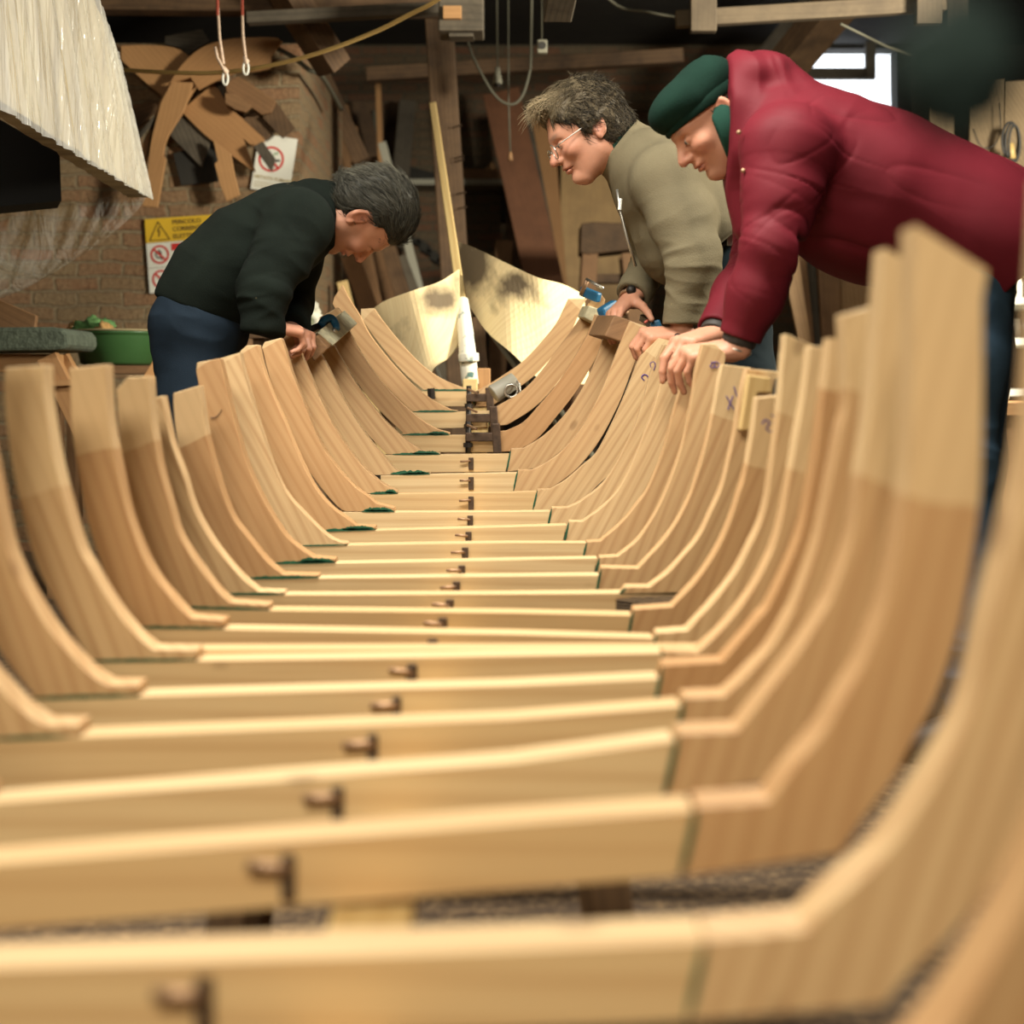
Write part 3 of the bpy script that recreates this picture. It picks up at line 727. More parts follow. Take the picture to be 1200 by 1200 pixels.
board('hanging_template', cr((495,680),(580,745),(600,850),(625,945),(560,975),(530,900),(502,795),(518,778)), 6.88, .02, T, 'template leg with a notch, hanging free between two dark gaps above the sweater', 'template', GT)
board('hanging_template', cr((340,560),(490,668),(440,812),(285,655)), 6.95, .015, M['greywood'], 'dark green grey board hanging at a slant behind the templates', 'template', GT)
board('hanging_template', cr((555,405),(610,370),(650,385),(800,490),(775,545),(730,555),(640,490),(560,445)), 6.86, .03, M['plank'], 'brown block with a blunt end, topmost of the two beside the rope loop', 'template', GT)
board('hanging_template', cr((552,450),(600,455),(685,510),(650,543),(600,530),(555,500)), 6.83, .03, M['plank'], 'small dark brown rounded block with a bolt hole below the rope loop', 'template', GT)
board('hanging_template', cr((800,490),(892,620),(830,670),(735,570),(770,545)), 6.90, .02, M['oldwood'], 'short brown board end just above the no smoking notice', 'template', GT)
board('hanging_template', cr((690,535),(790,640),(750,680),(640,580)), 6.93, .015, M['oldwood'], 'narrow dark strip slanting down to the top of the no smoking notice', 'template', GT)
board('hanging_template', cr((735,685),(797,770),(775,830),(690,710)), 6.86, .03, M['greywood'], 'dark wooden stub covering the corner of the no smoking notice', 'template', GT)
board('hanging_template', cr((75,555),(180,480),(240,490),(225,535),(95,638)), 6.95, .02, M['oldwood'], 'dark brown board end sticking out behind the curved leg, upper one', 'template', GT)
board('hanging_template', cr((120,660),(205,565),(225,570),(140,672)), 6.96, .015, M['greywood'], 'dark thin board end behind the curved leg, lower one', 'template', GT)
board('hanging_template', cr((262,175),(440,140),(480,200),(370,265),(330,230),(262,215)), 6.96, .015, M['greywood'], 'dark plank above the arched template, topmost of the cluster', 'template', GT)
board('hanging_template', cr((545,470),(575,375),(520,400),(500,420)), 6.95, .012, M['greywood'], 'small dark green wedge behind the rope loop', 'template', GT)
board('hanging_template', cr((300,745),(510,680),(520,880),(340,900)), 6.97, .01, M['dark'], 'dark square board against the bricks below the templates', 'template', GT)

# ---- signs
def matc(name, c, r=.5): return plain(name, c, r)
M['signyellow'] = matc('sign_yellow', (.72, .46, .03)); M['signwhite'] = matc('sign_white', (.78, .78, .70)); M['signred'] = matc('sign_red', (.60, .035, .03)); M['signblack'] = matc('sign_black', (.03, .028, .025))
M['signbrown'] = matc('sign_lettering', (.10, .06, .02)); M['faded'] = matc('faded_lettering', (.42, .33, .14)); M['signgreen'] = matc('sign_green', (.2,.35,.18))
class Sign:
    def __init__(s, name, label, o, ang, Y, sc):
        s.o = Vector(o); s.a = ang; s.Y = Y; s.sc = sc
        s.r = empty(name, s.o, label, 'sign')
        s.ux = Vector((math.cos(ang), 0, math.sin(ang))); s.uz = Vector((-math.sin(ang), 0, math.cos(ang)))
    def p(s, u, v, d=0): return s.o+s.ux*(u*s.sc)-s.uz*(v*s.sc)+Vector((0, -d, 0))
    def poly(s, name, pts, mat, d=.002, th=.0015):
        mb = MB(); mb.prism([s.p(u, v, d) for u, v in pts], (0, th, 0)); return mb.build(name, mat, s.r)
    def line(s, mb, pts, w, d=.0035):
        for a, b in zip(pts[:-1], pts[1:]):
            A = s.p(*a, d); B = s.p(*b, d); mb.bar(A, B, w*s.sc, .0012, (0, 1, 0))
    def ring(s, name, c, r, w, mat, d=.0035):
        mb = MB(); n = 36
        for k in range(n):
            a0, a1 = 2*math.pi*k/n, 2*math.pi*(k+1)/n
            q = [(c[0]+rr*math.cos(a), c[1]+rr*math.sin(a)) for rr, a in ((r-w, a0), (r, a0), (r, a1), (r-w, a1))]
            vs = [s.p(*x, d) for x in q]; mb.add(vs, [(0, 1, 2, 3)])
        k = .7071*(r-w*.6)
        s.line(mb, [(c[0]-k, c[1]-k), (c[0]+k, c[1]+k)], w, d)
        return mb.build(name, mat, s.r)
    def text(s, name, txt, u, v, size, mat, d=.0035, bold=.0):
        cu = bpy.data.curves.new(name, 'FONT'); cu.body = txt; cu.size = size*s.sc; cu.extrude = .0004; cu.offset = bold*s.sc
        o = bpy.data.objects.new(name, cu); COL.objects.link(o)
        dg = bpy.context.evaluated_depsgraph_get(); me = bpy.data.meshes.new_from_object(o.evaluated_get(dg))
        bpy.data.objects.remove(o)
        o = bpy.data.objects.new(name, me); COL.objects.link(o); me.materials.clear(); me.materials.append(mat)
        R = Matrix((s.ux, s.uz, Vector((0, -1, 0)))).transposed()
        p = s.p(u, v, d)-s.o
        for vtx in me.vertices: vtx.co = R@vtx.co+p
        o.parent = s.r; return o
sg = Sign('danger_sign', 'yellow and white electrical danger sign on the bricks behind the dark sweater', P(169.5,257,6.985), math.radians(4), 6.985, 6.985/F)
sg.poly('yellow_plate', [(0,0),(82,0),(82,28),(0,28)], M['signyellow'])
sg.poly('white_plate', [(0,28.4),(82,28.4),(82,57.5),(0,57.5)], M['signwhite'])
sg.poly('white_plate', [(0,58),(82,58),(82,87),(0,87)], M['signwhite'])
mb = MB(); sg.line(mb, [(4.5,25.5),(15.5,4),(28,25.5),(4.5,25.5)], 1.0); sg.line(mb, [(17,10),(14.5,15.5),(17,15),(15.5,21.5)], 1.3); mb.build('warning_triangle', M['signbrown'], sg.r)
sg.text('lettering', 'PERICOLO', 32, 8.2, 7.2, M['signbrown'], bold=.12); sg.text('lettering', 'CORRENTE', 32, 16.2, 7.2, M['signbrown'], bold=.12); sg.text('lettering', 'ELETTRICA', 32, 24.8, 7.2, M['signbrown'], bold=.12)
sg.ring('prohibition_ring', (15,42.5), 11, 2.3, M['signred']); sg.ring('prohibition_ring', (15,71.5), 11, 2.3, M['signred'])
mb = MB(); sg.line(mb, [(12,38),(10,42),(12,46.5),(16,46),(17,49)], 1.4, .003); sg.line(mb, [(14,37),(17,42)], 2, .003); sg.line(mb, [(12,70),(18,74)], 2.2, .003); mb.build('pictogram', M['signblack'], sg.r)
sg.poly('red_panel', [(29,30.5),(78,30.5),(78,39),(29,39)], M['signred'], .003); sg.poly('red_panel', [(29,60),(78,60),(78,68),(29,68)], M['signred'], .003)
ns = Sign('no_smoking_notice', 'white paper no smoking notice tilted on the bricks at the wall corner', P(304,156,6.985), math.radians(-9), 6.985, 6.985/F)
ns.poly('paper', [(0,0),(45.5,0),(45.5,66),(0,66)], M['signwhite'], .001, .0008)
ns.ring('prohibition_ring', (18.5,28), 15, 2.6, M['signred'], .002)
mb = MB(); ns.line(mb, [(20,30),(29,28)], 2.6, .0018); mb.build('cigarette', M['signblack'], ns.r)
mb = MB(); ns.line(mb, [(20,25),(22,20),(24,22),(26,17)], 1.2, .0018); mb.build('smoke_mark', M['signgreen'], ns.r)
ns.text('lettering', 'VIETATO FUMARE', 1.5, 52.5, 5.6, M['faded'], .002, .1)
mb = MB()
for v in (56.5, 59, 61.5): ns.line(mb, [(3, v), (36-(v-56)*2, v)], .6, .0018)
mb.build('small_print', M['faded'], ns.r)

# ---- yellow hose, cords with loops, lamp cords
M['hose'] = plain('yellow_hose', (.62, .43, .16), .45); M['cord'] = plain('red_white_cord', (.75, .55, .42), .7, noise=.4, nscale=150); M['cable'] = plain('grey_cable', (.085, .08, .055), .7); M['redcord'] = plain('red_cord', (.55, .12, .08), .7)
hp = crom([P(60,74,6.0), P(134,81,5.9), P(200,85,5.7), P(258,85,5.6), P(320,76,5.5), P(380,60,5.4), P(440,37,5.3), P(480,17,5.2), P(512,0,5.1), P(560,-40,5.0)], 5)
s = MB(); s.tube(hp, .0085, 8); tag(s.build('hose', M['hose'], smooth=True, origin=P(320,76,5.5)), 'yellow hose sagging across the upper left from the wrapped stack to the ceiling', 'hose')
for k, (top, knot, label) in enumerate((((254,-12),(262,75),'red and white cord with a loop hanging over the hose, the longer one'), ((283,-12),(288,70),'red and white cord with a small loop ending at the hose, the shorter one'))):
    Y = 5.35; r = empty('hanging_rope', P(top[0], -120, Y), label, 'rope', 'cords with loops by the hose')
    Zt = HC
    pt = Vector((X(top[0]-2, Y), Y, Zt))
    s = MB(); s.tube([pt]+[P(*p, Y) for p in (top, ((top[0]*.45+knot[0]*.55)-1, knot[1]*.6), knot)], .0055, 7); s.build('strand', M['cord'], r, smooth=True)
    if k == 0:
        s = MB(); s.tube([P(252,55,Y-.01), P(255,68,Y-.01), P(261,79,Y-.01), P(264,84,Y-.01)], .0055, 7); s.build('tied_end', M['cord'], r, smooth=True)
    kx, ky = (264, 84) if k == 0 else (288, 72)
    s = MB(); lo = [P(kx+3*math.sin(a), ky+8-7.5*math.cos(a), Y) for a in np.linspace(0, 2*math.pi, 15)]; s.tube(lo, .0048, 7, False); s.build('loop', M['signwhite'], r, smooth=True)
    s = MB(); s.tube([P(kx-2, ky-6, Y), P(kx+1, ky, Y), P(kx, ky+3, Y)], [.006, .011, .007], 7); s.build('knot', M['cord'], r, smooth=True)
    s = MB(); s.tube([pt+Vector((.004,-.004,0)), P(top[0]+1, 18, Y-.004)], .0058, 7); s.build('red_thread', M['redcord'], r, smooth=True)
M['dimwhite'] = plain('dimmed_white', (.26, .25, .19), .6)  # white darkened in its colour to suit the dim roof space
lampr = empty('lamp_socket', P(583,80,7.2), 'white lamp socket hanging on its cord above the reddish leaning plank', 'lamp socket')
s = MB(); s.tube([P(581,-150,7.2), P(583,80,7.2)], .005, 6); s.build('cord', M['cable'], lampr, smooth=True)
s = MB(); s.lathe([(.0,.03),(.012,.03),(.016,.0),(.022,-.035),(.024,-.05),(.0,-.05)], P(583,86,7.2), 16); s.build('socket', M['dimwhite'], lampr, smooth=True)
s = MB(); s.lathe([(.0,.0),(.02,.0),(.022,-.012),(.0,-.016)], P(583,98.5,7.2), 16); s.build('ring', M['darkiron'], lampr, smooth=True)
s = MB(); s.tube(crom([P(547,45,7.0), P(556,70,7.0), P(575,105,7.0), P(590,120,7.0), P(604,121,7.0), P(614,108,7.0), P(621,82,7.0), P(622,66,7.0), P(624,-60,7.0)], 5), .007, 7); tag(s.build('hanging_cable', M['cable'], smooth=True, origin=P(590,120,7.0)), 'grey cable hanging in a slack loop beside the timber post', 'cable')
s = MB(); s.tube([P(595,-150,7.1), P(596,120,7.1), P(598,180,7.1)], .004, 6); r = empty('pull_cord', P(598,185,7.1), 'thin pull cord with a small weight in front of the reddish plank', 'cord'); s.build('string', M['cable'], r, smooth=True)
s = MB(); s.tube([P(598,178,7.1), P(598,188,7.1)], [.008, .014], 8); s.build('weight', M['plank'], r, smooth=True)
r = empty('switch_box', P(635,55,6.5), 'small pale switch box with a round hole hanging below the joist end', 'switch')
MB().box(P(635.5,55,6.5), (.045, .04, .06)).build('housing', M['dimwhite'], r, bevel=.006)
s = MB(); s.tube([P(635.5,53,6.478), P(635.5,53,6.47)], .017, 12); s.build('hole_disc', M['signblack'], r)  # solid black disc on the face stands in for the dark hole
s = MB(); s.tube([P(634,-150,6.5), P(635,47,6.5)], .004, 6); s.build('cord', M['cable'], r, smooth=True)
s = MB(); s.tube(crom([P(640,-100,6.2), P(712,-2,6.2), P(760,14,6.2), P(800,21,6.2), P(840,26,6.0)], 5), .007, 6); tag(s.build('hanging_cable', M['cable'], smooth=True, origin=P(760,14,6.2)), 'grey cable sagging at the top edge towards the pale rail', 'cable')
s = MB(); s.tube([P(985,28,6.1), P(1040,55,6.3), P(1102,76,6.5)], .006, 6); tag(s.build('hanging_line', M['cable'], smooth=True, origin=P(1040,55,6.3)), 'taut pale cord slanting across the daylight opening', 'cord')
s = MB(); s.tube(crom([P(310,50,6.9), P(342,66,6.9), P(362,82,6.9), P(376,88,6.95), P(390,110,7.4), P(400,128,7.7)], 4), .012, 7); tag(s.build('conduit_pipe', M['cable'], smooth=True, origin=P(362,82,6.9)), 'grey conduit pipe running down over the top corner of the brick wall', 'pipe')

# ---- plastic wrapped stack, upper left
m, nt, b = newmat('wrapped_boards'); M['wrap'] = m; b.inputs['Roughness'].default_value = .5
uv = N(nt, 'ShaderNodeUVMap'); mp = N(nt, 'ShaderNodeMapping'); mp.inputs['Scale'].default_value = (7, .5, 1); L(nt, uv.outputs[0], mp.inputs[0])
n = N(nt, 'ShaderNodeTexNoise', Scale=2.0, Detail=4.0); L(nt, mp.outputs[0], n.inputs['Vector'])
L(nt, ramp(nt, n.outputs[0], [(.3, (.24, .18, .10)), (.5, (.50, .41, .25)), (.7, (.62, .55, .38))]), b.inputs['Base Color'])
m, nt, b = newmat('clear_plastic_film'); M['film'] = m
b.inputs['Base Color'].default_value = (.93, .92, .86, 1); b.inputs['Roughness'].default_value = .12; b.inputs['IOR'].default_value = 1.6
nt.links.clear(); out = [x for x in nt.nodes if x.type == 'OUTPUT_MATERIAL'][0]
tr = N(nt, 'ShaderNodeBsdfTransparent'); tr.inputs[0].default_value = (.95, .94, .9, 1); mx = N(nt, 'ShaderNodeMixShader'); mx.inputs[0].default_value = .36
L(nt, tr.outputs[0], mx.inputs[1]); L(nt, b.outputs[0], mx.inputs[2]); L(nt, mx.outputs[0], out.inputs[0])
tc = N(nt, 'ShaderNodeTexCoord'); mpf = N(nt, 'ShaderNodeMapping'); mpf.inputs['Scale'].default_value = (16, 15, 1.3); mpf.inputs['Rotation'].default_value = (.3, 0, 0); L(nt, tc.outputs['Object'], mpf.inputs[0]); n = N(nt, 'ShaderNodeTexNoise', Scale=1.0, Detail=3.0, Distortion=.6); L(nt, mpf.outputs[0], n.inputs['Vector'])
bump(nt, b, n.outputs[0], .8, .03)
M['filmthin'] = m.copy(); M['filmthin'].name = 'thin_plastic_film'
[x for x in M['filmthin'].node_tree.nodes if x.type == 'MIX_SHADER'][0].inputs[0].default_value = .16
sx_ = -1.27
ws = empty('hanging_stack', (sx_-.6, 4.2, 1.5), 'tall stack of pale boards wrapped in clear plastic film hanging at upper left', 'wrapped stack')
# sheet side: curved lower edge seen from the boat side
low = [(-1.27, 3.0, 1.53), (-1.27, 3.6, 1.505), (-1.265, 4.3, 1.475), (-1.255, 4.85, 1.45), (-1.245, 5.02, 1.44)]
top = [(-1.40, 2.7, 3.2), (-1.38, 3.2, 3.0), (-1.33, 3.85, 2.45), (-1.27, 4.45, 1.97), (-1.262, 4.62, 1.84)]
mb = MB(); na = 60; nv = 14
lo = crom(low, 15); tp = crom(top, 15)
vs = []; uv = []
rr = random.Random(5)
fold = [rr.uniform(-.012, .012)+(.02 if rr.random() < .15 else 0) for _ in range(len(lo))]
for k in range(nv+1):
    t = k/nv
    for j in range(len(lo)):
        q = lo[j]*(1-t)+tp[j]*t
        vs.append((q[0]+fold[j]*.3, q[1], q[2])); uv.append((q[1], q[2]))
mm = len(lo)
fs = [(k*mm+j, k*mm+j+1, (k+1)*mm+j+1, (k+1)*mm+j) for k in range(nv) for j in range(mm-1)]
nb = len(vs)
back = [(v[0]-.07, v[1], v[2]) for v in vs]; vs += back; uv += uv
fs += [(nb+k*mm+j, nb+(k+1)*mm+j, nb+(k+1)*mm+j+1, nb+k*mm+j+1) for k in range(nv) for j in range(mm-1)]
fs += [(j, nb+j, nb+j+1, j+1) for j in range(mm-1)]+[(nv*mm+j, nv*mm+j+1, nb+nv*mm+j+1, nb+nv*mm+j) for j in range(mm-1)]
fs += [(k*mm, (k+1)*mm, nb+(k+1)*mm, nb+k*mm) for k in range(nv)]+[(k*mm+mm-1, nb+k*mm+mm-1, nb+(k+1)*mm+mm-1, (k+1)*mm+mm-1) for k in range(nv)]
mb.add(vs, fs, uv); mb.build('boards', M['wrap'], ws)
# plastic film over it, gathered in upright folds, bulging below its end
vs = []; nv2 = 40; fr = [rr.gauss(0, 1) for _ in range(400)]
lo2 = crom(low, 40); tp2 = crom(top, 40); mm = len(lo2)
for k in range(nv2+1):
    t = -.02+1.04*k/nv2
    for j in range(mm):
        q = lo2[j]*(1-t)+tp2[j]*t
        s1 = j+10*(1-t)
        f = 1.6*mnoise.noise((s1*.23, t*.9, 3))+1.1*mnoise.noise((s1*.61, t*.8, 9))+.7*max(0, .35-t)*math.sin(s1*1.9)
        vs.append((q[0]+.014+.011*f*(1-.3*t)+0, q[1]+.004*f, q[2]))
fs = [(k*mm+j, k*mm+j+1, (k+1)*mm+j+1, (k+1)*mm+j) for k in range(nv2) for j in range(mm-1)]
mb = MB(); mb.add(vs, fs); mb.build('plastic_film', M['film'], ws, smooth=True)
# loose end of the film hanging as a bag under the stack
vs = []; nu, nw = 44, 26
for k in range(nw+1):
    t = k/nw
    for j in range(nu+1):
        u = j/nu
        A = Vector((-1.245, 5.02, 1.46)).lerp(Vector((-2.05, 4.9, 1.36)), u)
        sag = (.17+.12*math.sin(math.pi*min(1, u*1.1+.1)))*math.sin(math.pi*t)**.8
        B = A.lerp(Vector((-2.0, 5.35, 1.42)).lerp(Vector((-2.05, 5.0, 1.3)), u), t)
        w_ = .022*mnoise.noise((u*7, t*5, 1))+.03*mnoise.noise((u*19+t*4, t*2.5, 5))
        vs.append((B.x+w_, B.y+w_, B.z-sag+w_))
fs = [(k*(nu+1)+j, k*(nu+1)+j+1, (k+1)*(nu+1)+j+1, (k+1)*(nu+1)+j) for k in range(nw) for j in range(nu)]
mb = MB(); mb.add(vs, fs); mb.build('plastic_bag_end', M['filmthin'], ws, smooth=True)
# black block under it stands in for the shadowed opening
bb = empty('black_infill', (-1.9, 4.65, 1.42), 'black block filling the dark opening under the plastic wrapped stack at the left edge', 'crate')
M['black'] = plain('matt_black', (.006, .006, .006), .9)
A = [P(-60,134,4.6), P(0,140,4.6), P(70,180,4.6), P(72,235,4.6), P(0,242,4.6), P(-60,246,4.6)]
mb = MB(); mb.prism(A, (-.075, .2, 0)); mb.build('shell', M['black'], bb)
beam(P(-30,196,4.8), (XL+.02, 4.8, Z(196,4.8)), .05, .06, M['greywood'], 'bracket', 'grey bracket carrying the black block and stack off the left wall', 'bracket')
s = MB(); s.tube([P(40,-20,4.3), (X(40,4.3), 4.3, HC)], .008, 6); tag(s.build('sling_rope', M['cable'], origin=P(40,-20,4.3)), 'rope sling holding the wrapped stack from the ceiling', 'rope')

# ---- left: padded roll on sawhorse, basin, cardboard
M['felt'] = plain('grey_green_felt', (.085, .105, .075), .95, noise=.35, nscale=30, bumps=.6, bscale=60)
s = MB()
prof = [(-.05,-.052),(.03,-.055),(.05,-.03),(.05,.03),(.03,.05),(-.05,.052)]
a0, a1 = P(-90,399,4.9), P(80,398,4.9)
pts = [(X(-90,4.9),),]
mb = MB()
loop = []
mb.prism([P(-90,384,4.9), P(60,383,4.9), P(74,385,4.9), P(79,392,4.9), P(80,404,4.9), P(74,410,4.9), P(55,411,4.9), P(-90,413,4.9)], (0, .35, 0))
o = mb.build('padded_mat', M['felt'], origin=P(0,399,4.9), bevel=.012); tag(o, 'thick grey green felt mat lying on the sawhorse at the left edge', 'mat')
sh = empty('sawhorse', P(40,430,5.0)*1, 'pale rough wooden sawhorse under the felt mat at left', 'sawhorse')
sh.location.z = 0
Yh = 4.98
MB().bar((X(-90,Yh), Yh+.05, Z(425.5,Yh)), (X(66,Yh), Yh+.05, Z(425.5,Yh)), .09, .062, (0,0,1)).build('beam', M['template'], sh, bevel=.004)
for (xa, xb, yy) in ((58, 92, -.04), (58, 92, .2), (-70, -100, -.04), (-70, -100, .2)):
    za = Z(413, Yh)-.014
    zb_ = 0
    d = (X(xb,Yh)-X(xa,Yh))/(Z(413,Yh)-Z(480,Yh))
    MB().bar((X(xa,Yh), Yh+yy*.5, za), (X(xa,Yh)+d*za, Yh+yy*1.4, 0.0), .07, .04, (0,1,0)).build('leg', M['template'], sh, bevel=.003)
MB().bar((X(52,Yh), Yh-.045, Z(450,Yh)), (X(92,Yh), Yh-.045, Z(448,Yh)), .05, .02, (0,0,1)).build('brace', M['template'], sh)
bs = empty('plastic_basin', P(137,431,5.6), 'round green plastic basin standing behind the left rib tops', 'basin')
M['basin'] = plain('green_plastic', (.035, .10, .03), .4, noise=.15, nscale=4)
rB = (X(190,5.6)-X(84,5.6))/2; cB = Vector((X(138,5.6), 5.6+.0, Z(428,5.6)))
hB = Z(389,5.6)-Z(428,5.6)
s = MB(); s.lathe([(0,0),(rB*.72,0),(rB*.80,.01),(rB*.94,hB*.85),(rB*.95,hB*.9),(rB*1.0,hB*.93),(rB*1.0,hB),(rB*.93,hB),(rB*.9,hB*.85),(rB*.77,.012),(0,.012)], cB, 40); s.build('bowl', M['basin'], bs, smooth=True)
s = MB(); s.lathe([(rB*.98,hB*1.0),(rB*1.02,hB*1.0),(rB*1.02,hB*1.05),(rB*.98,hB*1.05)], cB, 40); s.build('rim', plain('dusty_rim', (.30,.25,.13), .7), bs, smooth=True)
bst = empty('basin_stand', P(138,432,5.6), 'rough plank stand carrying the green basin', 'stand'); bst.location.z = 0
MB().box((cB.x, cB.y, cB.z-.018), (.5, .34, .03)).build('shelf_board', M['plank'], bst)
for q in (-.2, .2):
    for qy in (-.12, .12):
        MB().bar((cB.x+q, cB.y+qy, cB.z-.034), (cB.x+q, cB.y+qy, 0), .05, .05).build('leg', M['plank'], bst)
rg = MB(); 
for k in range(5):
    pass
def blob(name, c, r, mat, label, cat, amp=.25, seed=0, parent=None, n=28):
    vs = []; fs = []
    for i in range(n+1):
        th = math.pi*i/n
        for j in range(n):
            ph = 2*math.pi*j/n
            d = Vector((math.sin(th)*math.cos(ph), math.sin(th)*math.sin(ph), math.cos(th)))
            k = 1+amp*mnoise.fractal(d*1.7+Vector((seed*5.1, 0, 0)), 1, 2, 3)
            vs.append((c[0]+d.x*r[0]*k, c[1]+d.y*r[1]*k, c[2]+d.z*r[2]*k))
    for i in range(n):
        for j in range(n):
            fs.append((i*n+j, (i+1)*n+j, (i+1)*n+(j+1) % n, i*n+(j+1) % n))
    o = mesh_obj(name, vs, fs, mat, parent, True, None, None if parent else c)
    return tag(o, label, cat) if label else o
M['ragg'] = plain('green_cloth', (.10, .22, .07), .9, noise=.6, nscale=35); M['ragy'] = plain('ochre_cloth', (.34, .20, .07), .9, noise=.5, nscale=35)
rc = P(111,386,5.6); rb_ = blob('cloth_bundle', rc, (.065, .06, .045), M['ragg'], 'bundle of green cloth lying in the plastic basin', 'cloth', .5, 2)
blob('cloth_bundle', P(88,384,5.6), (.028, .03, .026), M['ragy'], 'small brown rag on the rim of the plastic basin', 'cloth', .4, 3)
blob('cloth_bundle', P(122,387,5.55), (.04, .04, .03), M['ragy'], 'ochre rag beside the green cloth in the basin', 'cloth', .5, 4)
board('cardboard_sheet', [(-40,345),(0,352),(42,370),(40,386),(-40,386)], 5.15, .03, M['plank'], 'brown cardboard sheet leaning behind the felt mat at the left edge', 'cardboard')
beam(P(170,462,5.0), P(204,406,5.25), .07, .03, M['template'], 'plank', 'short pale plank propped slanting between the green basin and the jeans', 'plank', (0,1,0))
# green box and rags right of the sweater man's hands
gb = empty('green_box', P(342,385,5.6), 'light green plastic box behind the hands of the man in the dark sweater', 'box')
M['lgreen'] = plain('light_green_plastic', (.22, .36, .10), .45)
MB().box((X(338,5.6), 5.68, Z(367,5.6)), (X(352,5.6)-X(322,5.6), .12, Z(350,5.6)-Z(384,5.6))).build('body', M['lgreen'], gb, bevel=.006)
MB().box((X(338,5.6), 5.68, Z(349,5.6)), (X(357,5.6)-X(320,5.6), .14, .012)).build('lid', M['lgreen'], gb, bevel=.004)
tb = empty('side_table', (X(352,5.8), 5.8, 0), 'low dark bench carrying the green box and the rags', 'bench')
zt = Z(384.5,5.6)-.004
MB().box((X(352,5.75), 5.78, zt-.02), (.36, .44, .03)).build('bench_board', M['oldwood'], tb)
for q in (-.14, .14):
    for qy in (-.16, .16): MB().bar((X(352,5.75)+q, 5.78+qy, zt-.036), (X(352,5.75)+q, 5.78+qy, 0), .04, .04).build('leg', M['oldwood'], tb)
M['wrag'] = plain('white_rag', (.62, .6, .5), .9, noise=.3, nscale=20)
blob('crumpled_bag', P(362,371,5.75), (.042, .04, .042), M['wrag'], 'crumpled whitish bag lying beside the green box', 'bag', .8, 6)
blob('crumpled_bag', P(374,378,5.78), (.03, .035, .028), M['ragy'], 'small ochre rag lying beside the crumpled whitish bag', 'rag', .6, 7)
blob('crumpled_bag', P(357,352,5.72), (.03, .02, .02), M['ragy'], 'brown rag on top of the green box lid', 'rag', .6, 8)

# ---- clamps on the rib heads
def woodblock(poly, Y, th, label, mat, name='wooden_block'):
    pts = [P(*p, Y) for p in poly]
    c = sum(pts, Vector())/len(pts)
    mb = MB(); mb.prism(pts, th)
    return tag(mb.build(name, mat, origin=c, bevel=.004), label, 'block')
M['pblock'] = plain('paint_splashed_wood', (.55, .50, .33), .7, noise=.35, nscale=40)
Yb_ = 3.86
# left block: end face towards the camera, bar running back and to the right
e = [P(355,404,Yb_), P(372,393,Yb_), P(385,408,Yb_), P(368,424,Yb_)]
ax_ = P(417,379,4.3)-P(385,408,3.86)
mb = MB(); mb.prism(e, ax_); o = mb.build('wooden_block', M['plank'], origin=e[0], bevel=.004)
q = [e[1]+ax_*.06+Vector((-.004,-.003,.004)), e[2]+ax_*.10+Vector((.004,-.004,.001)), e[2]+ax_*1.0+Vector((.004,-.004,.001)), e[1]+ax_*1.0+Vector((-.004,-.003,.004))]
MB().prism(q, (-.001, .002, -.003)).build('paint_splash', M['pblock'], o)
q = [e[0]+ax_*.2+Vector((-.003,0,.003)), e[1]+ax_*.06+Vector((-.003,0,.005)), e[1]+ax_*1.0+Vector((-.003,0,.005)), e[0]+ax_*1.0+Vector((-.003,0,.003))]
MB().prism(q, (.001, .002, -.003)).build('paint_splash', M['pblock'], o)
tag(o, 'paint splashed wooden bar clamped across the left rib tops', 'block')
cl = empty('blue_clamp', P(385,375,4.2), 'blue topped screw clamp gripping the paint splashed bar on the left ribs', 'clamp')
s = MB(); s.tube([P(348,393,3.93), P(378,380,4.05), P(384,377,4.08)], .010, 8); s.build('bar', M['darkiron'], cl, smooth=True)
arc = crom([P(376,381,4.02), P(381,374,4.04), P(388,373,4.06), P(393,379,4.06), P(394,386,4.05)], 5)
s = MB(); s.tube(arc, .011, 8); s.build('jaw', M['blue'], cl, smooth=True)
s = MB(); s.tube([P(390,389,4.02), P(394,386,4.02)], .008, 8); s.build('shoe', M['steel'], cl, smooth=True)
MB().bar(P(352,399,3.95), P(372,388,4.02), .02, .012).build('grip', M['plank'], cl, bevel=.003)
# right: block under the hand, paler block behind, blue clamps
e = [P(708,394,3.93), P(720,369,3.93), P(751,379,3.93), P(740,405,3.93)]
mb = MB(); mb.prism(e, Vector((-.03, .26, .012))); tag(mb.build('wooden_block', M['greywood'] if False else M['plank'], origin=e[0], bevel=.004), 'square brown wooden block held on the rib tops by the man in grey fleece', 'block')
e = [P(684,372,4.32), P(690,358,4.32), P(708,364,4.32), P(704,382,4.32)]
mb = MB(); mb.prism(e, Vector((-.01, .2, .01))); tag(mb.build('wooden_block', M['pblock'], origin=e[0], bevel=.004), 'pale paint splashed block clamped at the rib tops behind the brown one', 'block')
cl = empty('blue_clamp', P(690,340,4.5), 'blue clamp with a steel tommy bar at the bow side rib tops', 'clamp')
MB().bar(P(682,341,4.5), P(702,349,4.44), .022, .03).build('jaw', M['blue'], cl, bevel=.005)
s = MB(); s.tube([P(681,345,4.48), P(689,327,4.46)], .007, 8); s.build('screw', M['rust'], cl, smooth=True)
s = MB(); s.tube([P(687,327,4.46), P(707,338,4.42)], .0045, 8); s.build('tommy_bar', M['steel'], cl, smooth=True)
cl = empty('blue_clamp', P(712,365,4.25), 'blue clamp half hidden by the fingers on the brown block', 'clamp')
MB().bar(P(704,369,4.26), P(722,358,4.3), .03, .04).build('jaw', M['blue'], cl, bevel=.008)
s = MB(); s.tube([P(722,358,4.3), P(735,368,4.3)], .01, 8); s.build('screw', M['rust'], cl, smooth=True)
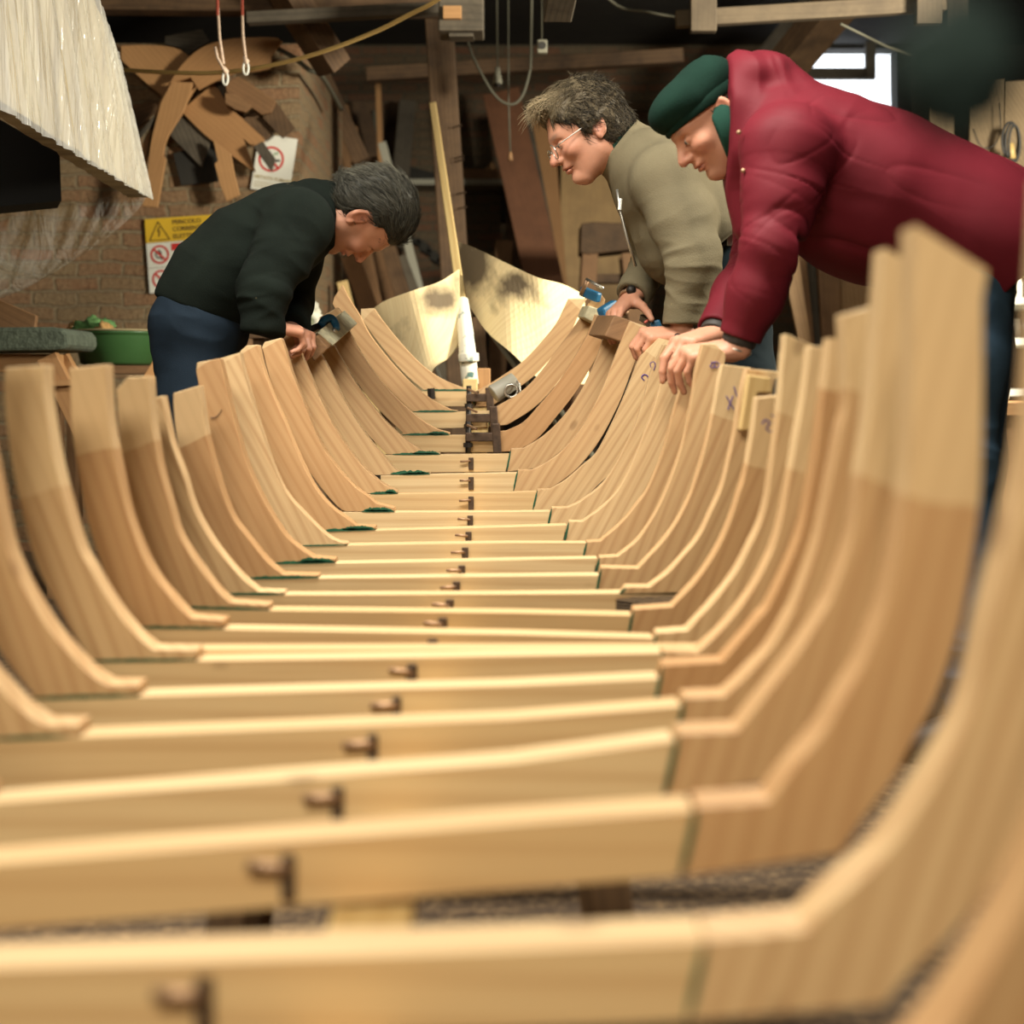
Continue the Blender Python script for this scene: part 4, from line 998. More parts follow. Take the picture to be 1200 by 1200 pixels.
cl = empty('blue_clamp', P(765,382,4.05), 'blue and steel clamp between the wrists of the man in grey fleece', 'clamp')
MB().bar(P(752,372,4.1), P(776,388,4.0), .016, .02).build('bar', M['steel'], cl, bevel=.003)
MB().bar(P(763,384,4.02), P(775,380,4.02), .02, .03).build('jaw', M['blue'], cl, bevel=.005)
s = MB(); s.tube([P(756,378,4.0), P(764,372,4.05)], .004, 6); s.build('tommy_bar', M['redcord'], cl, smooth=True)
# pale splint clamped to two ribs on the right
e = [P(878,439,2.46), P(903,443,2.46), P(905,460,2.46), P(888,460,2.46), P(880,504,2.46), P(868,504,2.46)]
mb = MB(); mb.prism(e, (0, .034, 0)); tag(mb.build('splint', M['pine'], origin=e[0], bevel=.002), 'pale yellow wooden splint fixed between two rib heads on the right', 'splint')

# ---- planks leaning in the corner and at the back
def lean(px0, py0, px1, py1, D, _, w, th, mat, label, name='leaning_plank', cat='plank', group='planks leaning at the back'):
    """stands on the floor and leans back: depth D at 1.5 m height, .17 per metre"""
    def on(px, py):
        Y = (D+.17*(CH-1.5))/(1+.17*(py-HY)/F)
        return P(px, py, Y)
    a = on(px0, py0); b = on(px1, py1)
    d = (b-a)/(a.z-b.z); f = a+d*a.z
    mb = MB(); mb.bar(f, a, w, th, (0, 1, 0))
    return tag(mb.build(name, mat, origin=f, bevel=.002), label, cat, group)
B_ = M['plank']; O_ = M['oldwood']; Gy = M['greywood']
lean(399,125,470,400, 9.3, 8.9, .10, .03, B_, 'long brown plank leaning from the brick wall end behind the dark sweater man')
lean(408,150,432,330, 9.14, 8.7, .12, .03, B_, 'brown plank leaning closest to the lit brick wall end')
lean(428,120,424,330, 9.85, 9.9, .26, .03, O_, 'wide dark plank standing behind the leaning ones in the corner')
lean(443,95,447,222, 9.44, 9.7, .035, .035, M['template'], 'thin upright orange lath in the corner, above the grey hair')
lean(437,130,461,225, 9.58, 9.3, .03, .03, M['cable'], 'narrow pale grey pipe beside the orange lath, the thinner one', 'leaning_pipe', 'pipe')
lean(448,168,500,372, 8.86, 8.6, .05, .05, plain('pale_pipe', (.36,.35,.28), .5), 'whitish pipe leaning in the corner, running down past the grey hair', 'leaning_pipe', 'pipe')
lean(434,185,468,330, 9.0, 8.6, .09, .025, O_, 'dark brown plank leaning beneath the whitish pipe')
lean(410,300,446,400, 8.3, 8.2, .10, .025, B_, 'short brown plank end low beside the brick wall end')
lean(424,292,452,405, 8.45, 8.2, .08, .025, B_, 'short brown plank end low in the corner, left of the face')
lean(455,290,492,410, 8.6, 8.3, .09, .025, O_, 'dark plank low in the corner below the face of the sweater man')
lean(470,300,515,420, 8.72, 8.4, .06, .02, Gy, 'grey lath low in the corner, beside the whitish pipe foot')
lean(478,118,468,225, 10.35, 10.3, .12, .03, Gy, 'grey green board standing against the back wall left of the post')
lean(463,120,456,225, 10.55, 10.6, .10, .03, O_, 'dark narrow board standing deep in the shadow of the corner')
lean(401,330,418,400, 8.05, 7.8, .06, .02, M['pine'], 'light lath leaning at the foot of the lit brick wall end')
# things seen through the bow
for k in range(3):
    a = P(566+k*5, 375-k*2, 6.2-k*.1); b = P(606+k*6, 430, 6.0-k*.1); d = (b-a)/(a.z-b.z)
    tag(MB().tube([a+d*a.z*.999, a], .017, 8).build('leaning_pipe', plain('pale_tube', (.42,.42,.33), .5) if k == 0 else M['cable'], origin=a, smooth=True), ['pale tube leaning beyond the bow opening, nearest to the stem', 'grey tube leaning beyond the bow opening, middle one of three', 'grey tube leaning beyond the bow opening, furthest from the stem'][k], 'pipe', 'tubes beyond the bow')
# right of the post
lean(587,108,636,322, 9.85, 9.0, .25, .04, wood('reddish_plank', (.30,.125,.055), (.24,.10,.045), (.1,.035,.015), rough=.7, dirt=.3), 'wide reddish plank leaning at the back between the post and the grey haired man')
lean(612,128,648,320, 10.05, 9.6, .10, .03, M['greywood'], 'narrow grey green plank leaning right beside the reddish one')
lean(634,120,651,322, 10.25, 9.8, .15, .03, M['template'], 'brown plank leaning behind the face of the man with glasses')
lean(598,205,602,300, 10.6, 10.4, .08, .02, O_, 'dark strip of wood low behind the reddish plank')
lean(591,282,590,300, 10.2, 10.1, .12, .02, B_, 'short brown board end at the back wall right of the post')
lean(818,100,812,330, 10.4, 10.2, .22, .03, O_, 'dark brown board standing behind the green cap')
lean(702,186,700,330, 10.5, 10.0, .55, .015, wood('worn_plywood', (.60,.40,.18), (.54,.35,.15), (.34,.18,.07), fine=14, dirt=.3, wave=.15), 'large worn yellowish plywood sheet leaning behind the man in grey fleece', 'plywood_sheet', 'plywood')
# low stool by the plywood
stl = empty('old_stool', (X(714,8.6), 8.6, 0), 'rough dark workshop stool in front of the plywood sheet', 'stool')
zs = Z(277,8.6)
MB().prism([P(681,262,8.6), P(695,260,8.6), P(745,262,8.6), P(745,292,8.6), P(690,298,8.6), P(680,296,8.6)], (0,.3,0)).build('seat_block', O_, stl, bevel=.006)
for xa, xb in ((692, 684), (738, 752)):
    for yy in (.04, .26):
        MB().bar((X(xa,8.6), 8.6+yy, Z(296,8.6)), (X(xb,8.6)+(X(xb,8.6)-X(xa,8.6))*1.2, 8.6+yy+(yy-.15)*.3, 0), .09, .05, (0,1,0)).build('leg', B_, stl)
MB().box((X(714,8.6), 8.75, Z(325,8.6)), (.3, .16, .05)).build('crossbar', O_, stl)
MB().box((X(725,9.2), 9.3, .42), (.4, .2, .84)).build('crate', M['greywood'], origin=(X(725,9.2), 9.3, .42)); o = bpy.data.objects['crate']; tag(o, 'grey wooden crate low behind the old stool', 'crate')
# shelf on the back wall
shf = empty('wall_shelf', (X(535,10.7), 10.75, Z(215,10.7)), 'shelf with a pale front edge on the back wall behind the post', 'shelf')
zz = Z(213,10.6)
MB().box(((X(462,10.6)+X(600,10.6))/2, 10.8, zz), (X(600,10.6)-X(462,10.6), .4, .04)).build('shelf_board', plain('pale_edge', (.34,.33,.26), .6), shf)
for px in (475, 590): MB().box((X(px,10.8), 10.85, zz-.14), (.04, .28, .24)).build('bracket', M['dark'], shf)
board('stored_board', [(520,196),(600,200),(600,209.5),(520,209.5)], 10.62, .1, B_, 'brown board lying on the back shelf', 'board')
board('stored_board', [(564,203),(577,189),(586,201),(586,210),(564,210)], 10.72, .05, M['template'], 'small pointed wood offcut standing on the back shelf', 'board')
board('stored_board', [(476,194),(512,203),(512,209.5),(476,209.5)], 10.66, .04, M['dark'], 'dark offcut lying at the end of the back shelf', 'board')
# stacked dark roof tiles seen beside the whitish pipe
tl = []
for k in range(9):
    px, py = 488+k*6.0+(k % 2)*2, 284+(k//2)*11+(k % 2)*3
    s = MB(); s.box(P(px, py, 9.95), (.09, .3, .035), Matrix.Rotation(.5, 3, 'Y')); o = s.build('dark_block', M['dark'], origin=P(px, py, 9.95), bevel=.004)
    tag(o, 'dark block in the heap between the whitish pipe and the post', 'block', 'heap of dark blocks')
hp_ = MB(); hp_.box((X(515,9.95), 10.05, .73), (.45, .4, 1.46)); tag(hp_.build('low_cabinet', O_, origin=(X(515,9.95), 10.05, 0)), 'low dark cabinet under the heap of dark blocks', 'cabinet')

# ---- right background: bench, shelves, boards
RB = 6.4
wb = empty('workbench', (X(1180,RB), RB, 0), 'wooden workbench with open shelves at the right edge behind the man in red', 'workbench')
zt = Z(208,RB)
x0, x1 = X(1088,RB), X(1330,RB)
MB().box(((x0+x1)/2, RB+.3, zt-.02), (x1-x0, .62, .04)).build('bench_top', M['template'], wb, bevel=.004)
MB().box(((x0+x1)/2, RB+.04, (zt+Z(297,RB))/2-.03), (x1-x0-.06, .02, zt-Z(297,RB)-.06)).build('front_panel', wood('bench_panel', (.44,.28,.13), (.40,.25,.11), (.25,.13,.05), rough=.6), wb)
for px in (1178, 1197): MB().box((X(px,RB), RB+.02, (zt+Z(297,RB))/2), (.02, .03, .34)).build('handle', M['pine'], wb, bevel=.004)
for py in (312, 352, 400, 460): MB().box(((x0+x1)/2, RB+.3, Z(py,RB)), (x1-x0-.04, .55, .03)).build('shelf', M['pine'] if py == 312 else M['signwhite'], wb)
for px in (1090, 1328): MB().box((X(px,RB), RB+.3, zt/2-.02), (.05, .58, zt-.04)).build('side_panel', M['template'], wb)
rr = random.Random(11)
for k in range(6):
    px = 1176+k*9; c = P(px, 341, RB+.1); hh = rr.uniform(.05, .09)
    g_ = empty('glass_jar', (c.x, c.y, Z(352,RB)+.0155), ['glass jar at the end of the bench shelf beside the jeans', 'glass jar second from the jeans on the bench shelf', 'glass jar third from the jeans on the bench shelf', 'glass jar at the picture edge on the bench shelf', 'glass jar out past the picture edge', 'last glass jar on the bench shelf'][k], 'jar', 'glass jars on the bench shelf') if k < 4 else None
    if g_ is None: continue
    s = MB(); s.lathe([(0,0),(.016,0),(.018,.01),(.018,hh*.8),(.013,hh*.9),(.013,hh),(0,hh)], g_.location, 14); s.build('jar', M['cable'] if k % 2 else M['signwhite'], g_, smooth=True)
    s = MB(); s.lathe([(0,hh),(.0145,hh),(.0145,hh+.012),(0,hh+.012)], g_.location, 14); s.build('lid', M['rust'], g_)
for k in range(4):
    px = 1178+k*7; c = P(px, 380, RB+.15); z0 = Z(400,RB)+.0155
    s = MB(); s.lathe([(0,0),(.02,0),(.021,.06),(.012,.09),(0,.09)], (c.x, c.y, z0), 12); tag(s.build('paint_tin', M['darkiron'] if k % 2 else M['greywood'], origin=(c.x, c.y, z0), smooth=True), ['dark tin on the lower bench shelf, first beside the jeans', 'dark tin on the lower bench shelf, second from the jeans', 'dark tin on the lower bench shelf, third from the jeans', 'dark tin on the lower bench shelf at the picture edge'][k], 'tin', 'tins on the lower bench shelf')
# boards of the wall behind the bench
for k, (pxa, pxb, m_) in enumerate(((1090, 1118, 'template'), (1136, 1176, 'pine'), (1177, 1260, 'template'))):
    board('back_board', [(pxa, 95), (pxb, 92), (pxb, 227.4), (pxa, 227.4)], 6.98, .02, wood('back_board_%d' % k, (.30,.215,.115), (.25,.18,.095), (.15,.09,.04), rough=.7, dirt=.3), ['tan board standing behind the bench, left of the grey post', 'large tan board standing behind the bench beside the cable coil', 'tan board behind the cable coil at the right edge'][k], 'board')
# cable coil and tools on the bench
Yc = 6.85
cc = P(1182,165,Yc); r_ = empty('hanging_cable_coil', cc, 'coil of black cable hanging above the bench at right', 'cable')
for k in range(3):
    s = MB(); lo = [cc+Vector(((.038-.006*k)*math.sin(a)+.006*k, -.02-.012*k, .085*math.cos(a)-.01*k)) for a in np.linspace(0, 2*math.pi, 22)]
    s.tube(lo, .006, 6, False); s.build('loop', M['signblack'], r_, smooth=True)
s = MB(); s.tube([cc+Vector((.0, -.03, -.02)), cc+Vector((.005, -.04, -.09))], .016, 8); s.build('plug', M['hose'], r_, smooth=True)
s = MB(); pp = []
for k in range(60):
    a = k*.9; pp.append(P(1163+20*math.sin(a*.7)+k*.1, 200-6*abs(math.sin(a)), RB+.25+.05*math.cos(a*1.3)))
s.tube(pp, .008, 6); tag(s.build('cable', M['signblack'], smooth=True, origin=pp[0]), 'tangle of black cable lying on the bench top', 'cable')
s = MB(); s.tube([P(1143,196,RB+.1), P(1157,199,RB+.1), P(1170,199,RB+.12)], [.022,.03,.02], 10); tag(s.build('power_tool', M['darkiron'], smooth=True, origin=P(1157,199,RB+.1)), 'dark hand drill lying on the bench among the cables', 'tool')
s = MB(); s.tube(crom([P(1140,150,6.9), P(1150,172,6.88), P(1165,170,6.88), P(1172,150,6.88), P(1170,120,6.9)], 5), .003, 5); tag(s.build('hanging_wire', M['signblack'], smooth=True, origin=P(1150,172,6.88)), 'thin dark wire hanging in a loop before the tan board', 'wire')
# tall pale planks behind the red sleeve
for k, (a, b, c, d_, m_, Yk, lb) in enumerate((
    ((905,250),(928,250),(940,330),(945,440),'template',7.6,'pale orange plank upright behind the cuff of the red jacket'),
    ((928,250),(940,250),(958,440),(945,440),'plank',7.7,'brown plank standing right beside the pale orange one'),
    ((940,262),(952,262),(965,440),(958,440),'greywood',7.9,'narrow grey plank standing among the boards under the red jacket'),
    ((955,262),(985,262),(985,440),(966,440),'plank',8.0,'wide grey brown plank standing under the belly of the red jacket'),
    ((985,262),(1030,262),(1030,440),(985,440),'template',8.2,'wide tan board furthest of those under the red jacket'))):
    zt_ = Z(a[1], Yk)
    p0 = P(*d_, Yk); p1 = P(*c, Yk); u0 = P(*a, Yk); u1 = P(*b, Yk)
    k0 = (u0.z)/(u0.z-p0.z); k1 = u1.z/(u1.z-p1.z)
    q0 = u0+(p0-u0)*k0; q1 = u1+(p1-u1)*k1
    mb = MB(); mb.prism([u0, u1, q1, q0] , (0, .03, 0)); tag(mb.build('standing_plank', wood('standing_plank_%d' % k, (.46,.28,.11), (.40,.23,.09), (.22,.10,.04), dirt=.2) if m_ == 'template' else M[m_], origin=q0, bevel=.003), lb, 'plank', 'planks standing under the red jacket')
# clear container with brush on the near right
ct = empty('plastic_tub', P(1166,470,4.4), 'clear plastic tub with a dark label standing at the right edge', 'tub')
M['tub'] = plain('milky_plastic', (.48, .47, .40), .35)
zc = Z(470,4.4); cx_ = X(1160,4.4)
s = MB(); s.lathe([(0,0),(.052,0),(.056,.01),(.058,.19),(.061,.192),(.061,.205),(0,.205)], (cx_, 4.4, zc), 24); s.build('bowl', M['tub'], ct, smooth=True)
s = MB(); s.lathe([(.0585,.05),(.0592,.06),(.0592,.14),(.0585,.15)], (cx_, 4.4, zc), 24); s.build('paper_label', M['darkiron'], ct, smooth=True)
s = MB(); s.tube([P(1150,436,4.4), P(1160,400,4.4), P(1165,390,4.4)], [.016,.022,.014], 10); tag(s.build('brush_handle', M['hose'], smooth=True, origin=P(1155,415,4.4)), 'yellow brush handle sticking up out of the clear tub', 'brush')
ctb = empty('side_trestle', (X(1185,4.5), 4.5, 0), 'pale wooden work trestle carrying the clear tub at the right edge', 'trestle')
MB().box((X(1235,4.5), 4.48, zc-.022), (.52, .4, .04)).build('trestle_board', M['template'], ctb, bevel=.003)
for q in (-.2, .2):
    for qy in (-.14, .14): MB().bar((X(1235,4.5)+q, 4.48+qy, zc-.043), (X(1235,4.5)+q, 4.48+qy, 0), .05, .05).build('leg', M['plank'], ctb)
# made-up dark lump near the lens for a blurred dark patch
cr_ = blob('hanging_lump', P(1120,78,.45), (.019, .012, .02), plain('dark_teal', (.004, .016, .014), .9), None, None, .3, 9)
r_ = empty('hanging_lump', P(1120,78,.45), 'dark teal lump hanging on a string close to the camera, far out of focus', 'rag')
cr_.parent = r_; cr_.location = (0, 0, 0); cr_.name = 'cloth'
s = MB(); s.tube([P(1120,60,.45), (X(1120,.45), .45, HC)], .0015, 5); s.build('string', M['signblack'], r_)
# =================================================================== PEOPLE: smooth bodies meshed from distance fields
def V(*a): return np.array(a, dtype=np.float64)
def Pn(px, py, Y): return np.array(P(px, py, Y))
def unit(v): v = np.asarray(v, float); return v/np.linalg.norm(v)

class Field:
    def __init__(s, lo, hi, h):
        s.lo = np.array(lo, float); s.h = h
        s.n = np.ceil((np.array(hi)-s.lo)/h).astype(int)+1
        s.d = np.full(s.n, 9.0, dtype=np.float32)
        s.ax = [(s.lo[i]+h*np.arange(s.n[i])).astype(np.float32) for i in range(3)]
    def sl(s, lo, hi, m):
        a = np.maximum(np.floor((np.array(lo)-m-s.lo)/s.h).astype(int), 0)
        b = np.minimum(np.ceil((np.array(hi)+m-s.lo)/s.h).astype(int)+1, s.n)
        if np.any(b <= a): return None, None
        q = tuple(slice(i, j) for i, j in zip(a, b))
        x = s.ax[0][q[0]][:, None, None]; y = s.ax[1][q[1]][None, :, None]; z = s.ax[2][q[2]][None, None, :]
        return q, (x, y, z)
    def put(s, q, e, k=0.0, op='add'):
        d = s.d[q]
        if op == 'add':
            if k > 0:
                hh = np.maximum(k-np.abs(d-e), 0)/k; s.d[q] = np.minimum(d, e)-hh*hh*k*.25
            else: s.d[q] = np.minimum(d, e)
        else:
            e = -e
            if k > 0:
                hh = np.maximum(k-np.abs(d-e), 0)/k; s.d[q] = np.maximum(d, e)+hh*hh*k*.25
            else: s.d[q] = np.maximum(d, e)
    def cone(s, a, b, ra, rb, k=.02, ys=1.0, op='add'):
        a = np.asarray(a, float); b = np.asarray(b, float); R = max(ra, rb)
        m = R/min(ys, 1)+k+3*s.h
        q, g = s.sl(np.minimum(a, b), np.maximum(a, b), m)
        if q is None: return
        sy = ys
        ab = (b-a)*np.array([1, sy, 1]); L2 = float(ab@ab)+1e-12
        px = g[0]-a[0]; py = (g[1]-a[1])*sy; pz = g[2]-a[2]
        t = np.clip((px*ab[0]+py*ab[1]+pz*ab[2])/L2, 0, 1).astype(np.float32)
        e = np.sqrt((px-t*ab[0])**2+(py-t*ab[1])**2+(pz-t*ab[2])**2)-(ra+(rb-ra)*t)
        s.put(q, e.astype(np.float32), k, op)
    def chain(s, pts, rs, k=.02, ys=1.0, op='add'):
        for i in range(len(pts)-1): s.cone(pts[i], pts[i+1], rs[i], rs[i+1], k, ys, op)
    def ell(s, c, r, R=None, k=.02, op='add'):
        """ellipsoid, R rows = local axes"""
        c = np.asarray(c, float); m = max(r)+k+3*s.h
        q, g = s.sl(c, c, m)
        if q is None: return
        x, y, z = g[0]-c[0], g[1]-c[1], g[2]-c[2]
        if R is None: R = np.eye(3)
        w = [(R[i][0]*x+R[i][1]*y+R[i][2]*z) for i in range(3)]
        k0 = np.sqrt((w[0]/r[0])**2+(w[1]/r[1])**2+(w[2]/r[2])**2)
        k1 = np.sqrt((w[0]/r[0]**2)**2+(w[1]/r[1]**2)**2+(w[2]/r[2]**2)**2)+1e-9
        e = k0*(k0-1)/k1
        s.put(q, e.astype(np.float32), k, op)
    def half(s, p, nrm, k=.0, lo=None, hi=None):
        """cut away the side nrm points to (within lo..hi)"""
        q, g = s.sl(s.lo if lo is None else lo, s.lo+s.h*s.n if hi is None else hi, 0)
        e = (g[0]-p[0])*nrm[0]+(g[1]-p[1])*nrm[1]+(g[2]-p[2])*nrm[2]
        d = s.d[q]; e = np.broadcast_to(e, d.shape).astype(np.float32)
        if k > 0:
            hh = np.maximum(k-np.abs(d-e), 0)/k; s.d[q] = np.maximum(d, e)+hh*hh*k*.25
        else: s.d[q] = np.maximum(d, e)
    def mesh(s):
        d = s.d; d[0] = d[-1] = 1; d[:, 0] = d[:, -1] = 1; d[:, :, 0] = d[:, :, -1] = 1
        sg = d < 0
        nx, ny, nz = [int(v) for v in s.n]
        c = np.zeros((nx-1, ny-1, nz-1), dtype=np.int8)
        for i in (0, 1):
            for j in (0, 1):
                for k in (0, 1): c += sg[i:nx-1+i, j:ny-1+j, k:nz-1+k]
        act = (c > 0) & (c < 8)
        idx = np.argwhere(act)
        num = -np.ones(act.shape, dtype=np.int64); num[act] = np.arange(len(idx))
        acc = np.zeros((len(idx), 3)); cnt = np.zeros(len(idx))
        I, J, K = idx.T
        cor = [(i, j, k) for i in (0, 1) for j in (0, 1) for k in (0, 1)]
        for a in cor:
            for ax in range(3):
                if a[ax]: continue
                b = list(a); b[ax] = 1
                da = d[I+a[0], J+a[1], K+a[2]]; db = d[I+b[0], J+b[1], K+b[2]]
                cr_ = (da < 0) != (db < 0)
                t = np.where(cr_, da/np.where(cr_, da-db, 1), 0)
                pos = np.array(a, float)[None, :].repeat(len(idx), 0); pos[:, ax] += t
                acc += pos*cr_[:, None]; cnt += cr_
        v = s.lo+s.h*(idx+acc/cnt[:, None])
        faces = []
        for ax in range(3):
            o = [0, 1, 2]; o.remove(ax); u, w = o
            shp = [nx, ny, nz]; sl0 = [slice(None)]*3; sl1 = [slice(None)]*3
            sl0[ax] = slice(0, shp[ax]-1); sl1[ax] = slice(1, shp[ax])
            e = sg[tuple(sl0)] != sg[tuple(sl1)]
            inside0 = sg[tuple(sl0)]
            q = np.argwhere(e)
            q = q[(q[:, u] > 0) & (q[:, w] > 0)]
            fl = inside0[tuple(q.T)]
            def cell(du, dw):
                r = q.copy(); r[:, u] -= du; r[:, w] -= dw
                return num[tuple(r.T)]
            f = np.stack([cell(1, 1), cell(0, 1), cell(0, 0), cell(1, 0)], 1)
            flip = ~fl if ax != 1 else fl
            f[flip] = f[flip][:, ::-1]
            faces.append(f)
        f = np.concatenate(faces)
        return v, f

def vnormals(v, f):
    n = np.zeros_like(v)
    fn = np.cross(v[f[:, 2]]-v[f[:, 0]], v[f[:, 3]]-v[f[:, 1]])
    for i in range(4): np.add.at(n, f[:, i], fn)
    return n/(np.linalg.norm(n, axis=1, keepdims=True)+1e-12)
_perm = np.random.RandomState(5).permutation(256).astype(np.int64); _perm = np.concatenate([_perm, _perm, _perm])
_grad = np.random.RandomState(6).normal(size=(256, 3)); _grad /= np.linalg.norm(_grad, axis=1, keepdims=True)
def pnoise(p):
    i = np.floor(p).astype(np.int64); f = p-i; i &= 255
    u = f*f*f*(f*(f*6-15)+10); r = 0
    for a in (0, 1):
        for b in (0, 1):
            for c in (0, 1):
                h = _perm[_perm[_perm[(i[:, 0]+a) & 255]+((i[:, 1]+b) & 255)]+((i[:, 2]+c) & 255)]
                g = _grad[h]
                w = (u[:, 0] if a else 1-u[:, 0])*(u[:, 1] if b else 1-u[:, 1])*(u[:, 2] if c else 1-u[:, 2])
                r = r+w*(g[:, 0]*(f[:, 0]-a)+g[:, 1]*(f[:, 1]-b)+g[:, 2]*(f[:, 2]-c))
    return r
def folds(v, f, fields):
    """fields: (centre, radius, axis across which folds repeat, frequency, stretch, amplitude, seed)"""
    n = vnormals(v, f); o = v.copy()
    for c, r, ax, fq, st, am, sd in fields:
        crease = am < 0; am = abs(am)
        ax = unit(ax); a2 = unit(np.cross(ax, [.3, .5, .8])); a3 = np.cross(ax, a2)
        q = v-np.asarray(c)
        w = np.exp(-np.sum(q*q, 1)/(r*r)*1.2) if r else np.ones(len(v))
        co = np.stack([v@ax*fq, v@a2*fq*st, v@a3*fq*st], 1)+sd*7.3
        co[:, 0] += .9*pnoise(co*.45+3)
        g_ = pnoise(co); h = np.clip(1-np.abs(g_)*3.2, -.6, 1)
        if crease:
            gate = np.clip(pnoise(co*np.array([.35, .8, .8])+17)*4+.35, 0, 1)
            h = .9*pnoise(co*.7+11)+.25*h-1.0*gate*np.exp(-np.abs(g_)/.05)
        o = o+n*(w*am*h)[:, None]
    return o

def head(Fd, c, f, u, sc=1.0):
    """adds skull, face, ears to the field; local axes f forward, u up"""
    f = unit(f); u = unit(np.asarray(u)-f*(np.asarray(u)@f)); s_ = np.cross(u, f)
    R = np.array([f, s_, u])
    def w(x, y, z): return np.asarray(c)+sc*(x*f+y*s_+z*u)
    def E(p, r, k=.012, op='add', Rr=None): Fd.ell(w(*p), [sc*x for x in r], R if Rr is None else Rr, sc*k, op)
    def C(a, b, ra, rb, k=.012, op='add'): Fd.cone(w(*a), w(*b), sc*ra, sc*rb, sc*k, 1, op)
    E((-.012, 0, .035), (.097, .076, .085), .01)
    E((.028, 0, -.02), (.064, .062, .085), .03)
    C((0, .035, -.06), (.058, .012, -.1), .034, .02, .03); C((0, -.035, -.06), (.058, -.012, -.1), .034, .02, .03)
    E((.07, 0, .02), (.022, .05, .014), .02)                      # brow
    for y in (-1, 1):
        E((.088, .033*y, -.004), (.018, .017, .012), .012, 'sub')   # sockets
        E((.06, .042*y, -.028), (.024, .02, .018), .02)           # cheek bones
        E((.074, .032*y, -.004), (.0145, .0155, .0115), .004)     # lids
    C((.088, 0, .006), (.113, 0, -.032), .0085, .0125, .012)
    for y in (-1, 1): E((.098, .0125*y, -.036), (.013, .008, .008), .006)
    E((.086, 0, -.058), (.015, .024, .013), .012)
    E((.095, 0, -.060), (.0085, .022, .0052), .004); E((.092, 0, -.071), (.0085, .019, .0062), .004)
    E((.080, 0, -.0655), (.026, .021, .0016), .003, 'sub')
    E((.076, 0, -.098), (.018, .02, .016), .014)
    for y in (-1, 1):
        ra = R.copy()
        ra = np.array([unit(f*.93-s_*y*.35), unit(s_*.93+f*y*.35), u])
        E((-.018, .078*y, -.008), (.021, .009, .034), .005, 'add', ra)
        E((-.016, .086*y, -.004), (.012, .006, .020), .005, 'sub', ra)
        E((-.010, .079*y, -.034), (.009, .007, .012), .004)
    return R, w

def hand(Fd, wr, d, n, t, curl, spread=.0, thumb=(.5, .3), sc=1.0, fan=None):
    """wr wrist, d finger direction, n back of the hand, t thumb side; curl[finger] = three joint angles"""
    d = unit(d); n = unit(np.asarray(n)-d*(np.asarray(n)@d)); tt = np.cross(d, n)
    if tt@np.asarray(t) < 0: tt = -tt
    wr = np.asarray(wr)
    ky = [.028, .0095, -.0095, -.0275]; kx = [.088, .092, .087, .078]
    ln = [(.042, .025, .021), (.046, .029, .022), (.043, .027, .021), (.033, .021, .019)]
    for i in range(4):
        a = wr+sc*(tt*ky[i]*.62); k_ = wr+sc*(d*kx[i]+tt*ky[i]+n*(.004 if i in (1, 2) else 0))
        Fd.cone(a-d*.02*sc, k_, .0165*sc, .0122*sc, .012*sc)
        p = k_; ang = 0; sp = spread*(1.5-i) if fan is None else fan[i]
        dd = unit(d+tt*sp)
        for j in range(3):
            ang += curl[i][j]
            v = dd*math.cos(ang)-n*math.sin(ang)
            q = p+v*ln[i][j]*sc
            r = [.0098, .0089, .0080][j]*(1 if i < 3 else .88); r2 = [.0089, .0080, .0068][j]*(1 if i < 3 else .88)
            Fd.cone(p, q, r*sc, r2*sc, .0025*sc if j else .006*sc)
            p = q
    # thumb: leaves the side of the palm near its base
    b = wr+sc*(d*.022+tt*.022-n*.006)
    v = unit(d*.62+tt*thumb[0]*1.3-n*thumb[1]); m = b+v*.045*sc
    Fd.cone(b, m, .0165*sc, .0125*sc, .014*sc)
    v2 = unit(v-n*thumb[1]*.5+d*.25); q = m+v2*.034*sc; Fd.cone(m, q, .0115*sc, .0100*sc, .003*sc)
    v3 = unit(v2-n*thumb[1]*.4+d*.2); Fd.cone(q, q+v3*.026*sc, .0100*sc, .0078*sc, .003*sc)

# ---- materials
def skinmat():
    m, nt, b = newmat('skin'); b.inputs['Roughness'].default_value = .5; b.inputs['Specular IOR Level'].default_value = .35
    at = N(nt, 'ShaderNodeAttribute', attribute_type='GEOMETRY', attribute_name='tint')
    tc = N(nt, 'ShaderNodeTexCoord'); n = N(nt, 'ShaderNodeTexNoise', Scale=40.0, Detail=4.0); L(nt, tc.outputs['Object'], n.inputs['Vector'])
    c = mixc(nt, n.outputs[0], (.60, .305, .20), (.50, .225, .14))
    sep = N(nt, 'ShaderNodeSeparateColor'); L(nt, at.outputs['Color'], sep.inputs[0])
    c = mixc(nt, math_(nt, 'MULTIPLY', sep.outputs[0], .75), c, (.38, .07, .055))     # lips, nose tip, ear
    c = mixc(nt, math_(nt, 'MULTIPLY', sep.outputs[1], .5), c, (.12, .09, .075))     # stubble, brows
    L(nt, c, b.inputs['Base Color']); b.inputs['Subsurface Weight'].default_value = .08; b.inputs['Subsurface Radius'].default_value = (.01, .004, .002)
    n2 = N(nt, 'ShaderNodeTexNoise', Scale=220.0, Detail=3.0); L(nt, tc.outputs['Object'], n2.inputs['Vector']); bump(nt, b, n2.outputs[0], .15, .002)
    return m
M['skin'] = skinmat()
